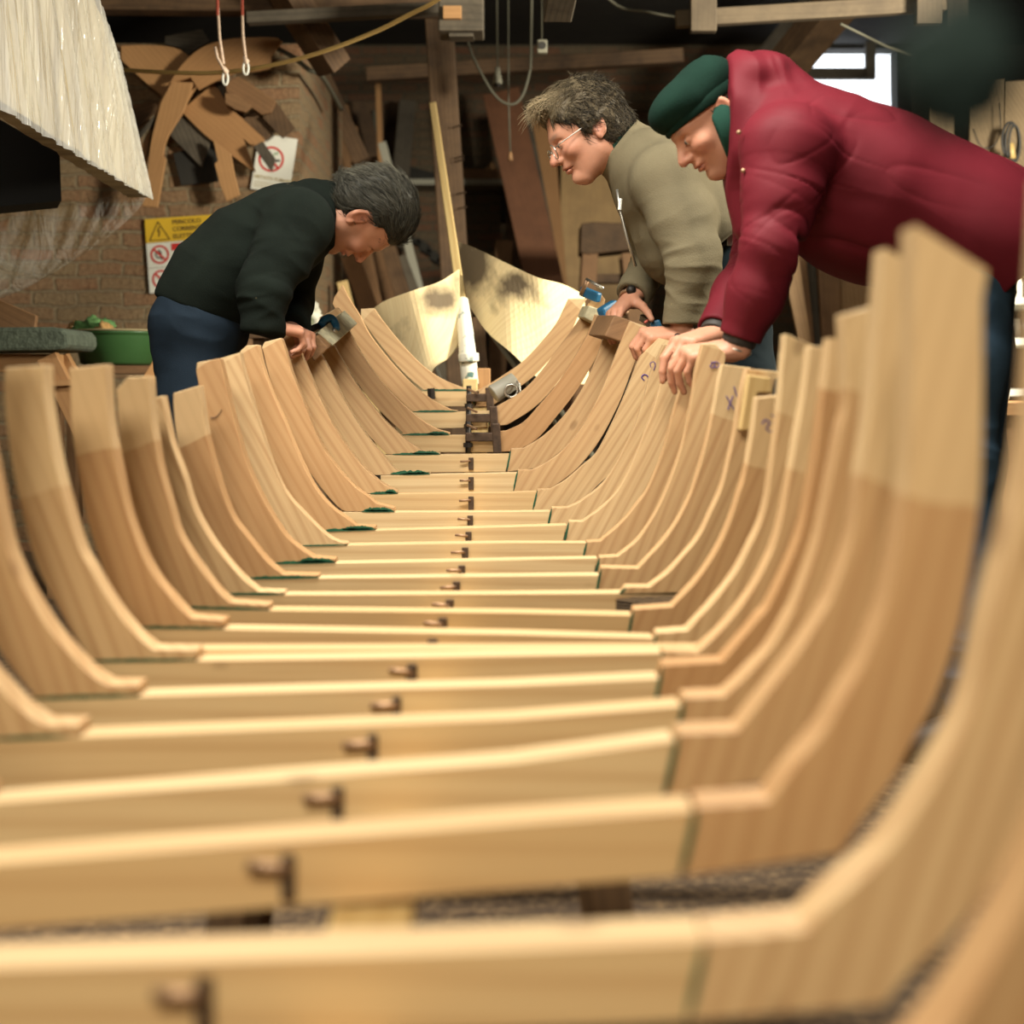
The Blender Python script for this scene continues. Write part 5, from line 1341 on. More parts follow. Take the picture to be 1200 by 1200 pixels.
def cloth(name, c, rough=.85, fuzz=.25, sc=350, sheen=0, var=.2, specks=None):
    m, nt, b = newmat(name); b.inputs['Roughness'].default_value = rough; b.inputs['Specular IOR Level'].default_value = .5 if rough < .6 else .12
    tc = N(nt, 'ShaderNodeTexCoord'); n = N(nt, 'ShaderNodeTexNoise', Scale=sc*1.0, Detail=3.0); L(nt, tc.outputs['Object'], n.inputs['Vector'])
    n2 = N(nt, 'ShaderNodeTexNoise', Scale=9.0, Detail=5.0); L(nt, tc.outputs['Object'], n2.inputs['Vector'])
    col = ramp(nt, n2.outputs[0], [(.3, tuple(x*(1-var) for x in c)), (.7, tuple(x*(1+var) for x in c))])
    if specks:
        n3 = N(nt, 'ShaderNodeTexNoise', Scale=26.0, Detail=2.0, Roughness=.5); L(nt, tc.outputs['Object'], n3.inputs['Vector'])
        col = mixc(nt, ramp(nt, n3.outputs[0], [(.745, (0, 0, 0)), (.775, (.6, .6, .6))]), col, specks)
    L(nt, col, b.inputs['Base Color'])
    if sheen: b.inputs['Sheen Weight'].default_value = sheen; b.inputs['Sheen Roughness'].default_value = .5
    bump(nt, b, n.outputs[0], fuzz, .003)
    return m
M['sweater'] = cloth('dark_green_black_knit', (.0065, .0095, .0072), .95, .3, 300, 0, specks=(.16, .13, .07))
M['jeans'] = cloth('blue_work_trousers', (.011, .019, .030), .85, .3, 500)
M['darkjeans'] = cloth('dark_trousers', (.012, .020, .024), .85, .3, 500)
M['fleece'] = cloth('olive_grey_fleece', (.165, .138, .085), .95, .4, 260, 0, .1, specks=(.5, .36, .14))
M['fleecein'] = cloth('dark_green_lining', (.012, .045, .032), .9)
M['red'] = cloth('dark_red_jacket_cloth', (.125, .0115, .019), .6, .06, 300, 0, .08)
M['capg'] = cloth('dark_green_cap_cloth', (.006, .021, .0145), .95, .35, 300, 0, .15)
M['bluej'] = cloth('blue_denim', (.035, .065, .10), .85, .3, 500)
M['shoe'] = plain('dark_shoe_leather', (.03, .024, .02), .6)
def hairmat(name, dark, light):
    m, nt, b = newmat(name); b.inputs['Roughness'].default_value = .5; b.inputs['Specular IOR Level'].default_value = .2
    uv = N(nt, 'ShaderNodeUVMap'); sx = N(nt, 'ShaderNodeSeparateXYZ'); L(nt, uv.outputs[0], sx.inputs[0])
    L(nt, mixc(nt, sx.outputs[0], dark, light), b.inputs['Base Color'])
    return m
M['hairgrey'] = hairmat('grey_dark_hair', (.011, .011, .009), (.13, .12, .09))
M['hairbrown'] = hairmat('brown_grey_hair', (.013, .010, .007), (.44, .34, .20))

def hair_obj(name, mat, parent, base_v, base_f, strands, wid=.0016):
    """strands: list of arrays (n,3) of points with a shade 0..1"""
    vs = [base_v]; fs = [base_f]; uv = [np.tile([.25, 0], (len(base_v), 1))]; n = len(base_v)
    for pts, sh in strands:
        m = len(pts)
        t = np.gradient(pts, axis=0); t /= np.linalg.norm(t, axis=1, keepdims=True)+1e-9
        a = np.cross(t, [0.31, .52, .79]); a /= np.linalg.norm(a, axis=1, keepdims=True)+1e-9; b = np.cross(t, a)
        r = (wid*np.linspace(1, .25, m))[:, None]
        ring = [pts+r*(math.cos(q)*a+math.sin(q)*b) for q in (0, 2.094, 4.189)]
        v = np.stack(ring, 1).reshape(-1, 3)
        f = []
        for i in range(m-1):
            for k in range(3):
                f.append((n+i*3+k, n+i*3+(k+1) % 3, n+i*3+3+(k+1) % 3, n+i*3+3+k))
        vs.append(v); fs.append(np.array(f)); uv.append(np.tile([sh, 0], (len(v), 1))); n += len(v)
    return mesh_obj(name, np.concatenate(vs), np.concatenate(fs), mat, parent, True, np.concatenate(uv))

def body_tint(o, w_inv, eyes=True, stub=1.0):
    """lips, ears and stubble as a colour attribute, in head coordinates"""
    me = o.data; n = len(me.vertices); co = np.empty(n*3, dtype=np.float32); me.vertices.foreach_get('co', co); co = co.reshape(-1, 3)+np.array(wloc(o))
    q = w_inv(co)
    x, y, z = q.T
    def g(c, r): return np.exp(-(((x-c[0])/r[0])**2+((y-c[1])/r[1])**2+((z-c[2])/r[2])**2))
    red = g((.095, 0, -.066), (.014, .023, .009))+.5*g((.113, 0, -.033), (.015, .016, .014))+.45*g((-.015, .08, -.005), (.02, .02, .035))+.45*g((-.015, -.08, -.005), (.02, .02, .035))+.35*g((.07, .045, -.03), (.03, .02, .02))+.35*g((.07, -.045, -.03), (.03, .02, .02))
    st = .75*g((.055, 0, -.095), (.05, .06, .03))*(1-np.clip(red, 0, 1))*stub
    for s_ in (-1, 1): st = st+1.3*g((.084, .034*s_, .022), (.014, .02, .0055))+.5*g((.02, .066*s_, -.055), (.04, .02, .035))*stub
    col = np.zeros((n, 4), dtype=np.float32); col[:, 0] = np.clip(red, 0, 1); col[:, 1] = np.clip(st, 0, 1); col[:, 3] = 1
    at = me.color_attributes.new('tint', 'FLOAT_COLOR', 'POINT'); at.data.foreach_set('color', col.ravel())

def eyes(root, w, sc, f):
    for y in (-1, 1):
        c = w(.078, .032*y, -.0045); s = MB()
        vs = []; fs = []; n = 12; r = .0108*sc
        o = blob('eye', Vector(c), (r, r, r), M['eyew'], None, None, 0, 0, root, 12)
        p = Vector(c)+Vector(f)*(r*.80); blob('iris', p, (r*.42, r*.42, r*.42), M['signblack'], None, None, 0, 0, o, 8)
M['eyew'] = plain('eye_white', (.55, .48, .42), .25)

def finish(name, Fd, mat, parent, fl=None, smooth_it=0):
    v, f = Fd.mesh()
    # drop tiny specks by keeping everything; relax slightly
    if fl: v = folds(v, f, fl)
    return mesh_obj(name, v, f, mat, parent, True)

def shoes(root, ankles, dirx):
    for a in ankles:
        Fs = Field((a[0]-.2, a[1]-.1, -.03), (a[0]+.2, a[1]+.1, .2), .006)
        Fs.chain([V(a[0]-dirx*.05, a[1], .05), V(a[0]+dirx*.07, a[1], .05), V(a[0]+dirx*.15, a[1], .038)], [.048, .045, .038], .02)
        Fs.cone(V(a[0]-dirx*.02, a[1], .06), V(a[0]-dirx*.02, a[1], .13), .05, .046, .02)
        Fs.half((0, 0, .001), (0, 0, -1))
        finish('shoe', Fs, M['shoe'], root)

# ------------------------------------------------------------------ the man in the dark sweater
def man_sweater():
    Y = 3.87
    root = empty('person', (X(235, Y), Y, 0), 'person with short grey hair in a dark sweater, bending over the rib tops', 'person')
    pel, wai, mid, che, nek = Pn(234,370,Y), Pn(258,332,Y), Pn(290,299,Y), Pn(335,270,Y), Pn(376,253,Y)
    hc = Pn(429,252,Y-.02); f = unit(V(.10, .36, -.93)); u = unit(V(1, -.02, .08)); sc = 1.02
    shR, elR, wrR = Pn(350,262,3.70), Pn(312,336,3.61), Pn(316,383,3.61)
    shL, elL, wrL = Pn(352,266,4.04), Pn(340,355,4.10), Pn(340,388,3.86)
    hipR, knR, anR = Pn(226,385,Y-.09), Pn(232,560,Y-.10), V(X(236,Y), Y-.11, .09)
    hipL, knL, anL = Pn(226,385,Y+.09), Pn(238,560,Y+.10), V(X(250,Y), Y+.12, .09)
    B = Field((-1.12, 3.4, 0), (-.2, 4.3, 1.42), .0034)
    B.chain([pel, wai, mid, che, nek], [.10, .09, .095, .095, .06], .05, .72)
    B.chain([Pn(372,254,Y), Pn(398,256,Y), Pn(416,254,Y-.01)], [.062, .058, .056], .03)
    R, w = head(B, hc, f, u, sc)
    for a, e, r in ((shR, elR, wrR), (shL, elL, wrL)):
        B.chain([a, e, r], [.045, .038, .026], .02)
    for a, e, r in ((hipR, knR, anR), (hipL, knL, anL)):
        B.chain([a, e, r], [.07, .05, .04], .03)
    hand(B, wrR, (.76, .60, -.12), (.05, -.2, .95), (.0, .9, .3), [(.9, 1.1, .5), (.9, 1.1, .5), (1.0, 1.1, .5), (1.05, 1.1, .5)], .04, (.4, .3), .92)
    hand(B, wrL, (.45, -.75, -.15), (.2, -.2, .9), (-1, 0, 0), [(.9, 1.1, .5)]*4, .05, (.6, .4))
    bo = finish('body', B, M['skin'], root)
    body_tint(bo, lambda p: ((p-hc)/sc)@R.T, stub=1.6)
    # sweater
    J = Field((-1.15, 3.42, .74), (-.34, 4.3, 1.42), .0042)
    J.chain([pel+V(.01,0,.02), wai, mid, che, Pn(368,253,Y)], [.124, .120, .116, .108, .082], .06, .66)
    J.chain([Pn(364,252,Y), Pn(384,252,Y), Pn(399,252,Y)], [.082, .078, .080], .03, .95)
    wrS, wrT = Pn(307,392,3.60), wrL
    for a, e, r, up in ((shR, elR, wrS, .078), (shL, elL, wrT, .078)):
        J.chain([a+(che-a)*.3, a, a+(e-a)*.5, e, r], [.085, up, .066, .058, .050], .035)
    # neck opening, cuffs, hem
    ax = unit(V(1, 0, -.02))
    J.half(Pn(396,252,Y), ax, .004, (X(384,Y), Y-.15, 1.05), (X(430,Y), Y+.15, 1.4))
    J.cone(Pn(391,252,Y), Pn(420,252,Y), .070, .075, .004, .95, 'sub')
    for e, r in ((elR, wrS), (elL, wrT)):
        dd = unit(r-e); J.half(r-dd*.004, dd, .004, r-V(.07,.07,.06), r+V(.07,.07,.05))
    J.half(Pn(229,362,Y), unit(V(-.34, 0, -.94)), .01, (-1.2, 3.4, .7), (X(282,Y), 4.4, 1.42))
    fl = [(elR, .12, unit(wrR-shR)+V(.2,0,.1), 22, .25, .011, 1), (wrR, .10, unit(wrR-elR)+V(.15,0,0), 30, .25, .009, 2), (shR, .16, V(.7, .2, .7), 16, .4, .006, 3), (mid, .3, V(.5, .1, .8), 10, .3, .008, 4), (Pn(370,250,Y), .12, V(1, 0, .1), 30, .3, .005, 5), (wai, .2, V(.8, .1, -.4), 14, .4, .006, 6)]
    finish('sweater', J, M['sweater'], root, fl)
    T = Field((-1.15, 3.5, .03), (-.45, 4.25, 1.12), .0055)
    T.chain([pel+V(.01,0,.03), pel+V(.01,0,-.03)], [.112, .115], .05, .66)
    for a, e, r in ((hipR, knR, anR), (hipL, knL, anL)):
        T.chain([a, a+(e-a)*.5, e, r], [.108, .09, .072, .068], .04)
    T.half((0, 0, .05), (0, 0, -1))
    fl = [(hipR, .2, V(.3, .2, 1), 18, .4, .007, 8), (knR, .2, V(.1, .3, 1), 16, .4, .007, 9), (hipL, .2, V(.3, .2, 1), 18, .4, .006, 10), (anR, .25, V(0, .1, 1), 20, .35, .007, 11), (anL, .25, V(0, .1, 1), 20, .35, .007, 12)]
    finish('trousers', T, M['jeans'], root, fl)
    shoes(root, (anR, anL), 1)
    # hair
    H = Field(hc-.17, hc+.17, .0042)
    def E(p, r, k=.01, op='add'): H.ell(w(*p), [sc*x for x in r], R, sc*k, op)
    E((-.014, 0, .04), (.106, .085, .092))
    E((-.05, 0, -.02), (.062, .070, .06), .03)
    # keep off the face, ears and neck
    nf = R[0]; H.half(w(.070, 0, .055), unit(.93*R[0]-.36*R[2]), .006)
    for y in (-1, 1):
        E((-.012, .088*y, -.015), (.030, .03, .044), .006, 'sub')
        E((.062, .075*y, .0), (.062, .05, .062), .01, 'sub')
    H.half(w(-.06, 0, -.066), unit(-.3*R[0]-.95*R[2]), .006)
    hv, hf = H.mesh(); hv = folds(hv, hf, [(hc, 0, R[2], 42, .25, .0035, 2), (hc, 0, R[1], 60, .2, .002, 4)])
    rg = np.random.RandomState(3); st = []
    nrm = vnormals(hv, hf)
    pick = rg.choice(len(hv), 5000)
    for i in pick:
        p = hv[i]; n = nrm[i]
        q = R@(p-hc)/sc
        if (p-hc)@R[0] > .10*sc: continue
        flow = -R[0]*.9+R[1]*(.5*np.sign(q[1])*min(1, abs(q[1])/.06))*.3-R[2]*(.55 if q[0] < 0 else -.1)
        flow = flow-n*(flow@n); flow = unit(flow); sd = np.cross(n, flow)
        ln = rg.uniform(.025, .05); t = np.linspace(0, 1, 6)[:, None]; ph = rg.uniform(0, 6)
        pts = p-n*.001+flow*ln*t+n*(.0035*np.sin(t*2.6))+sd*(.003*np.sin(t*4+q[1]*40+q[2]*30))
        st.append((pts, np.clip(rg.normal(.30, .25)+ (.25 if n[2] > .6 else 0), 0, 1)))  # up-facing strands paler: overhead light put into the hair colour
    hair_obj('hair', M['hairgrey'], root, hv, hf, st, .0009)
    return root
# ------------------------------------------------------------------ the man in the grey fleece, with glasses
def man_fleece():
    Y = 4.0
    root = empty('person', (X(860, Y), Y, 0), 'person with tousled hair and wire glasses in an olive fleece, gripping a block', 'person')
    hc = Pn(686,154,Y-.02); f = unit(V(-.866, -.10, -.5)); u = unit(V(-.5, 0, .866)); sc = 1.04
    pel, wai, mid, che, nek = Pn(852,318,Y), Pn(832,282,Y), Pn(803,243,Y), Pn(772,212,Y), Pn(742,186,Y)
    shL, elL, wrL = Pn(782,212,3.80), Pn(814,302,3.72), Pn(797,392,3.76)
    shR, elR, wrR = Pn(758,222,4.19), Pn(772,292,4.24), Pn(740,349,4.10)
    hipL, knL, anL = Pn(858,330,Y-.09), Pn(872,560,Y-.10), V(X(885,Y), Y-.12, .09)
    hipR, knR, anR = Pn(858,330,Y+.09), Pn(880,560,Y+.10), V(X(900,Y), Y+.12, .09)
    B = Field((.06, 3.55, 0), (.86, 4.42, 1.66), .0034)
    B.chain([pel, wai, mid, che, nek], [.10, .09, .095, .095, .06], .05, .72)
    B.chain([Pn(742,188,Y), Pn(722,178,Y), Pn(706,170,Y-.01)], [.062, .058, .056], .03)
    R, w = head(B, hc, f, u, sc)
    for a, e, r in ((shR, elR, wrR), (shL, elL, wrL)):
        B.chain([a, e, r], [.045, .038, .027], .02)
    for a, e, r in ((hipR, knR, anR), (hipL, knL, anL)):
        B.chain([a, e, r], [.07, .05, .04], .03)
    # right hand straddling the block
    hand(B, wrR, (-.55, -.62, -.50), (-.50, -.15, .78), (.9, -.35, -.3), [(.25, .45, .3), (.35, .5, .3), (.45, .55, .3), (.6, .6, .3)], .16, (.85, .55), 1.02)
    # left hand, knuckles forward
    hand(B, wrL, (-.93, -.12, -.02), (-.1, -.35, .92), (0, 1, 0), [(.95, 1.0, .5), (.95, 1.0, .5), (1.0, 1.0, .5), (1.05, 1.0, .5)], .03, (.5, .4), 1.02)
    bo = finish('body', B, M['skin'], root)
    body_tint(bo, lambda p: ((p-hc)/sc)@R.T, stub=.35)
    eyes(root, w, sc, R[0])
    J = Field((.10, 3.55, .95), (.86, 4.42, 1.66), .0042)
    J.chain([Pn(846,296,Y), wai, mid, che, Pn(750,190,Y)], [.118, .124, .128, .118, .085], .07, .66)
    J.ell(Pn(792,288,Y-.01), (.098, .15, .10), None, .06)
    J.chain([Pn(752,192,Y), Pn(738,181,Y), Pn(720,168,Y)], [.086, .083, .088], .014, .95)
    for a, e, r, up in ((shL, elL, wrL, .088), (shR, elR, wrR, .080)):
        J.chain([a+(che-a)*.35, a, a+(e-a)*.5, e, r], [.09, up, .076, .060, .045], .035)
        J.chain([r+(e-r)*.22, r], [.051, .047], .006)
    ax = unit(Pn(722,168,Y)-Pn(752,192,Y)); J.half(Pn(724,170,Y), ax, .004, (X(690,Y), Y-.15, 1.3), (X(742,Y), Y+.15, 1.66))
    J.cone(Pn(735,178,Y), Pn(710,158,Y), .076, .080, .003, .95, 'sub')
    for e, r in ((elR, wrR), (elL, wrL)):
        dd = unit(r-e); J.half(r-dd*.010, dd, .003, r-V(.07,.07,.05), r+V(.07,.07,.05))
        J.cone(r-dd*.035, r+dd*.02, .034, .036, .003, 1, 'sub')
    J.half(Pn(852,276,Y), unit(V(.45, 0, -.55)), .01, (X(830,Y), 3.5, .9), (.9, 4.5, 1.5))
    fl = [(elL, .13, unit(wrL-shL), 19, .3, .0075, 1), (shL+(elL-shL)*.5, .12, V(.5, .1, -.9), 13, .35, .004, 2), (Pn(800,330,3.74), .10, unit(wrL-elL), 26, .35, .006, 3), (wai, .2, V(.8, .2, -.5), 15, .4, .010, 4), (mid, .25, V(.7, .1, .5), 10, .5, .006, 5), (elR, .14, unit(wrR-elR), 24, .35, .007, 6), (Pn(845,260,Y), .12, V(.6, .1, .8), 22, .35, .010, 7)]
    finish('fleece_jacket', J, M['fleece'], root, fl)
    # dark green collar lining
    Li = Field((X(690,Y), Y-.13, 1.3), (X(750,Y), Y+.13, 1.66), .004)
    Li.cone(Pn(741,183,Y), Pn(718,166,Y), .0765, .079, .002, .95)
    Li.half(Pn(721,168,Y), ax, .003); Li.cone(Pn(738,181,Y), Pn(706,156,Y), .069, .073, .002, .95, 'sub')
    finish('collar_lining', Li, M['fleecein'], root)
    # zip
    s = MB(); s.tube([P(723,222,3.88), P(727,248,3.875), P(735,280,3.87), P(745,312,3.885)], .004, 6); s.build('zip', M['steel'], root, smooth=True)
    s = MB(); s.tube([P(727,233,3.862), P(726,246,3.858)], .005, 6); s.build('zip_pull', M['signwhite'], root)
    T = Field((.3, 3.6, .03), (.95, 4.4, 1.2), .0055)
    T.chain([pel+V(-.02,0,.08), pel], [.106, .115], .05, .66)
    for a, e, r in ((hipR, knR, anR), (hipL, knL, anL)):
        T.chain([a, a+(e-a)*.5, e, r], [.105, .09, .072, .066], .04)
    T.half((0, 0, .05), (0, 0, -1))
    fl = [(hipL, .2, V(.3, .2, 1), 18, .4, .007, 8), (knL, .2, V(.1, .3, 1), 16, .4, .007, 9), (anL, .25, V(0, .1, 1), 20, .35, .007, 11), (anR, .25, V(0, .1, 1), 20, .35, .007, 12)]
    finish('trousers', T, M['darkjeans'], root, fl)
    b_ = MB(); lp = [pel+V(-.022,0,.072)+V(.113*math.cos(a), .172*math.sin(a), .03*math.cos(a)) for a in np.linspace(0, 2*math.pi, 40)]
    for q in (-.012, 0, .012): b_.tube([Vector(p)+Vector((0, 0, q)) for p in lp], .007, 6, False)
    bl = b_.build('belt', M['shoe'], root, smooth=True)
    c = Vector(pel)+Vector((-.022+.015, -.177, .075)); MB().box(c, (.04, .008, .045)).build('buckle', M['steel'], bl, bevel=.003)
    shoes(root, (anR, anL), -1)
    # watches
    for wr, el, lb in ((wrR, elR, 0), (wrL, elL, 1)):
        dd = unit(wr-el); c = wr+dd*.006; a1 = unit(np.cross(dd, [0, 1, .3])); a2 = np.cross(dd, a1)
        s = MB()
        s.tube([Vector(c+.0305*(math.cos(a)*a1+math.sin(a)*a2)) for a in np.linspace(0, 2*math.pi, 22)], .0052, 6, False)
        wo = s.build('wristwatch' if lb else 'bead_bracelet', M['steel'] if lb else M['rust'], root, smooth=True)
        if lb or True:
            cc = Vector(c+unit(V(-.1, -.8, .5)-dd*(V(-.1,-.8,.5)@dd))*.034); blob('watch_case', cc, (.014, .012, .014), M['darkiron'], None, None, 0, 0, wo, 10)
    # glasses
    gl = MB(); s_ = R[1]
    for y in (-1, 1):
        gl.tube([Vector(w(.106-.010*abs(math.cos(a))*0, .034*y+.025*math.cos(a), -.012+.019*math.sin(a))) for a in np.linspace(0, 2*math.pi, 26)], .0017, 6, False)
        gl.tube([Vector(w(.105, .059*y, -.006)), Vector(w(.085, .073*y, -.004)), Vector(w(-.012, .080*y, .006)), Vector(w(-.025, .080*y, -.010))], .0016, 6)
    gl.tube([Vector(w(.106, -.009, -.008)), Vector(w(.112, 0, -.004)), Vector(w(.106, .009, -.008))], .0016, 6)
    go = gl.build('glasses', M['steel'], root, smooth=True)
    # hair
    H = Field(hc-.19, hc+.19, .0044)
    def E(p, r, k=.01, op='add'): H.ell(w(*p), [sc*x for x in r], R, sc*k, op)
    E((-.012, 0, .040), (.106, .085, .094))
    E((-.055, 0, -.015), (.060, .073, .068), .03)
    E((.066, 0, .100), (.038, .05, .022), .03)
    H.half(w(.062, 0, .055), unit(.90*R[0]-.45*R[2]), .008)
    for y in (-1, 1):
        E((-.014, .092*y, -.024), (.019, .03, .028), .006, 'sub')
        E((.068, .078*y, -.004), (.052, .045, .052), .012, 'sub')
    H.half(w(-.06, 0, -.072), unit(-.3*R[0]-.95*R[2]), .006)
    hv, hf = H.mesh(); hv = folds(hv, hf, [(hc, 0, unit(R[2]+.4*R[0]), 26, .35, .006, 2), (hc, 0, R[1], 40, .3, .005, 4)])
    rg = np.random.RandomState(8); st = []; nrm = vnormals(hv, hf)
    for i in rg.choice(len(hv), 4500):
        p = hv[i]; n = nrm[i]; q = R@(p-hc)/sc
        if (p-hc)@R[0] > .09*sc and q[2] < .07: continue
        fwd = .9 if (q[2] > .09 and q[0] > -.03) else -.5
        flow = R[0]*fwd-R[2]*(.8 if q[2] < .08 else .15)+R[1]*np.sign(q[1])*.2+rg.normal(size=3)*.45
        flow = unit(flow-n*(flow@n)); sd = np.cross(n, flow)
        ln = rg.uniform(.02, .05); t = np.linspace(0, 1, 6)[:, None]; ph = rg.uniform(0, 6)
        pts = p-n*.001+flow*ln*t+n*(rg.uniform(.002, .007)*np.sin(t*2.3))+sd*(.005*np.sin(t*4+ph))
        st.append((pts, np.clip(rg.normal(.09, .09)+(np.clip((q[0]+.03)/.09, 0, 1)*.75*np.clip((q[2]-.06)/.05, 0, 1)), 0, 1)))  # front-top strands paler: lamplight on the hair put into their shade
    for k in range(70):                      # stray forelock, coloured pale as if lit
        p = w(rg.uniform(.05, .09), rg.uniform(-.05, .05), rg.uniform(.095, .118)); ln = rg.uniform(.03, .065)
        dr = unit(R[0]*1.0+R[2]*rg.uniform(-.2, .35)+R[1]*rg.uniform(-.3, .3)); t = np.linspace(0, 1, 6)[:, None]
        st.append((p+dr*ln*t-R[2]*(.018*t*t), np.clip(rg.normal(.75, .2), 0, 1)))
    hair_obj('hair', M['hairbrown'], root, hv, hf, st, .0011)
    return root
# ------------------------------------------------------------------ the man in the dark red jacket
def man_red():
    Y = 3.24
    root = empty('person', (X(1135, Y), Y, 0), 'person in a dark red padded jacket and green cap, leaning far over the ribs', 'person')
    hc = Pn(832,140,Y-.01); f = unit(V(-.74, -.08, -.67)); u = unit(V(-.66, 0, .75)); sc = .96
    nek, che, mid, hip, hem = Pn(886,150,Y), Pn(942,186,Y), Pn(1022,222,Y), Pn(1105,262,Y), Pn(1152,288,Y)
    shL, elL, wrL = Pn(922,176,3.02), Pn(906,288,2.97), Pn(866,399,3.0)
    shR, elR, wrR = Pn(910,205,3.44), Pn(890,302,3.42), Pn(838,391,3.22)
    hipL, knL, anL = Pn(1128,300,Y-.10), Pn(1120,540,Y-.12), V(X(1128,Y), Y-.14, .09)
    hipR, knR, anR = Pn(1132,300,Y+.10), Pn(1135,540,Y+.10), V(X(1150,Y), Y+.12, .09)
    B = Field((.25, 2.75, 0), (1.2, 3.7, 1.56), .0034)
    B.chain([hip, mid, che, nek], [.11, .10, .10, .06], .05, .72)
    B.chain([nek, Pn(866,150,Y), Pn(850,150,Y)], [.06, .058, .055], .03)
    R, w = head(B, hc, f, u, sc)
    for a, e, r in ((shR, elR, wrR), (shL, elL, wrL)):
        B.chain([a, e, r], [.045, .038, .027], .02)
    for a, e, r in ((hipR, knR, anR), (hipL, knL, anL)):
        B.chain([a, e, r], [.07, .05, .04], .03)
    hand(B, Pn(856,410,3.005), (-.97, .02, -.10), (-.05, -.3, .95), (0, 1, 0), [(.75, .6, .3), (.85, .65, .3), (.95, .7, .3), (1.05, .7, .3)], .04, (.5, .4))
    B.cone(wrL, Pn(856,410,3.005), .027, .026, .01)
    hand(B, wrR, (-.80, -.42, -.22), (-.30, -.25, .92), (-.2, .9, 0), [(.75, .55, .3), (.65, .5, .25), (.75, .55, .3), (.9, .6, .3)], .10, (.5, .45), 1.02)
    bo = finish('body', B, M['skin'], root)
    body_tint(bo, lambda p: ((p-hc)/sc)@R.T, stub=.9)
    eyes(root, w, sc, R[0])
    J = Field((.28, 2.72, .78), (1.24, 3.72, 1.56), .0042)
    J.chain([Pn(898,152,Y), che, mid, hip, hem, Pn(1190,312,Y)], [.105, .150, .160, .158, .158, .158], .07, .72)
    J.ell(Pn(1000,275,Y), (.125, .18, .085), np.array([[.9,0,-.42],[0,1,0],[.42,0,.9]]), .08)
    for a, e, r, up in ((shL, elL, wrL, .090), (shR, elR, wrR, .085)):
        J.chain([a+(che-a)*.35, a, a+(e-a)*.5, e, e+(r-e)*.5, r], [.10, up, .074, .060, .054, .044], .035)
    # hood and collar bundle round the neck
    J.chain([Pn(870,92,Y), Pn(862,130,Y), Pn(868,180,Y-.02)], [.055, .07, .06], .03, .62)
    J.chain([Pn(872,98,Y), Pn(900,96,Y), Pn(925,110,Y)], [.055, .050, .05], .03, .55)
    J.ell(Pn(905,86,Y), (.034, .09, .030), None, .02)
    J.ell(Pn(880,92,Y-.02), (.045, .09, .042), None, .02)
    J.cone(Pn(872,205,Y-.03), Pn(890,260,Y-.02), .05, .06, .04)
    J.half(Pn(849,140,Y), unit(V(-1, 0, .02)), .006, (X(800,Y), 2.9, 1.1), (X(868,Y), 3.6, 1.56))
    J.cone(Pn(868,150,Y), Pn(820,142,Y), .072, .088, .006, .9, 'sub')
    nh = unit(Pn(1203,284,Y)-Pn(1115,240,Y)); J.half(Pn(1183,302,Y), unit(V(.78, 0, -.62)), .006)
    # front of the jacket hanging open under the belly
    J.half(Pn(965,322,Y), unit(V(-.42, 0, -.91)), .02, (X(905,Y), 2.72, .8), (X(1075,Y), 3.72, 1.2))
    for e, r in ((elR, wrR), (elL, wrL)):
        dd = unit(r-e); J.half(r-dd*.006, dd, .003, r-V(.08,.08,.06), r+V(.08,.08,.06))
        J.cone(r-dd*.03, r+dd*.02, .034, .038, .003, 1, 'sub')
    tdir = unit(hip-che)
    fl = [(shL, .15, V(.35, .1, -.9), 15, .3, -.006, 1), (elL, .10, unit(wrL-shL)+V(-.2,.2,0), 20, .22, -.009, 2), (elL+(wrL-elL)*.6, .11, unit(wrL-elL)+V(.3,.1,0), 15, .22, -.008, 3), (shL+(elL-shL)*.55, .1, unit(elL-shL)+V(.5,0,.4), 18, .25, -.008, 13),
          (Pn(960,250,3.0), .16, V(.32, .1, .92), 17, .16, -.010, 4), (mid+V(.02,-.12,-.04), .24, V(.30, .1, .95), 11, .16, -.010, 5), (hip+V(0,-.12,0), .24, V(.55, .1, .8), 9, .2, -.008, 6), (Pn(880,110,Y), .12, V(1, .1, .15), 22, .3, .012, 7), (elR, .2, unit(wrR-elR), 18, .25, -.009, 8), (Pn(980,150,3.1), .16, V(.8,.1,.5), 12, .25, -.005, 14)]
    finish('jacket', J, M['red'], root, fl)
    # dark green inner collar
    Li = Field((X(815,Y), Y-.16, 1.15), (X(880,Y), Y+.16, 1.56), .0042)
    Li.chain([Pn(864,148,Y), Pn(846,152,Y), Pn(838,160,Y)], [.083, .082, .080], .01, .85)
    Li.half(Pn(832,158,Y), unit(V(-.90, 0, -.43)), .004); Li.cone(Pn(862,148,Y), Pn(810,142,Y), .070, .080, .003, .9, 'sub')
    Li.half(Pn(856,148,Y), unit(V(1, 0, 0)))
    finish('inner_collar', Li, M['fleecein'], root)
    for p in ((866,155,2.985), (871,200,2.975)):
        blob('snap', P(*p), (.005, .004, .005), M['rust'], None, None, 0, 0, root, 8)
    s = MB(); s.tube([P(846,372,2.925), P(862,385,2.945), P(880,392,2.96)], .003, 5)
    T = Field((.75, 2.85, .03), (1.3, 3.65, 1.2), .0055)
    T.chain([hip+V(.02,0,-.04), hip+V(.03,0,-.1)], [.12, .115], .05, .66)
    for a, e, r in ((hipR, knR, anR), (hipL, knL, anL)):
        T.chain([a, a+(e-a)*.5, e, r], [.112, .095, .076, .068], .04)
    T.half((0, 0, .05), (0, 0, -1))
    fl = [(hipL, .2, V(.3, .2, 1), 18, .4, .007, 8), (knL, .2, V(.1, .3, 1), 16, .4, .007, 9), (anL, .25, V(0, .1, 1), 20, .35, .007, 11), (anR, .25, V(0, .1, 1), 20, .35, .007, 12)]
    finish('trousers', T, M['bluej'], root, fl)
    shoes(root, (anR, anL), -1)
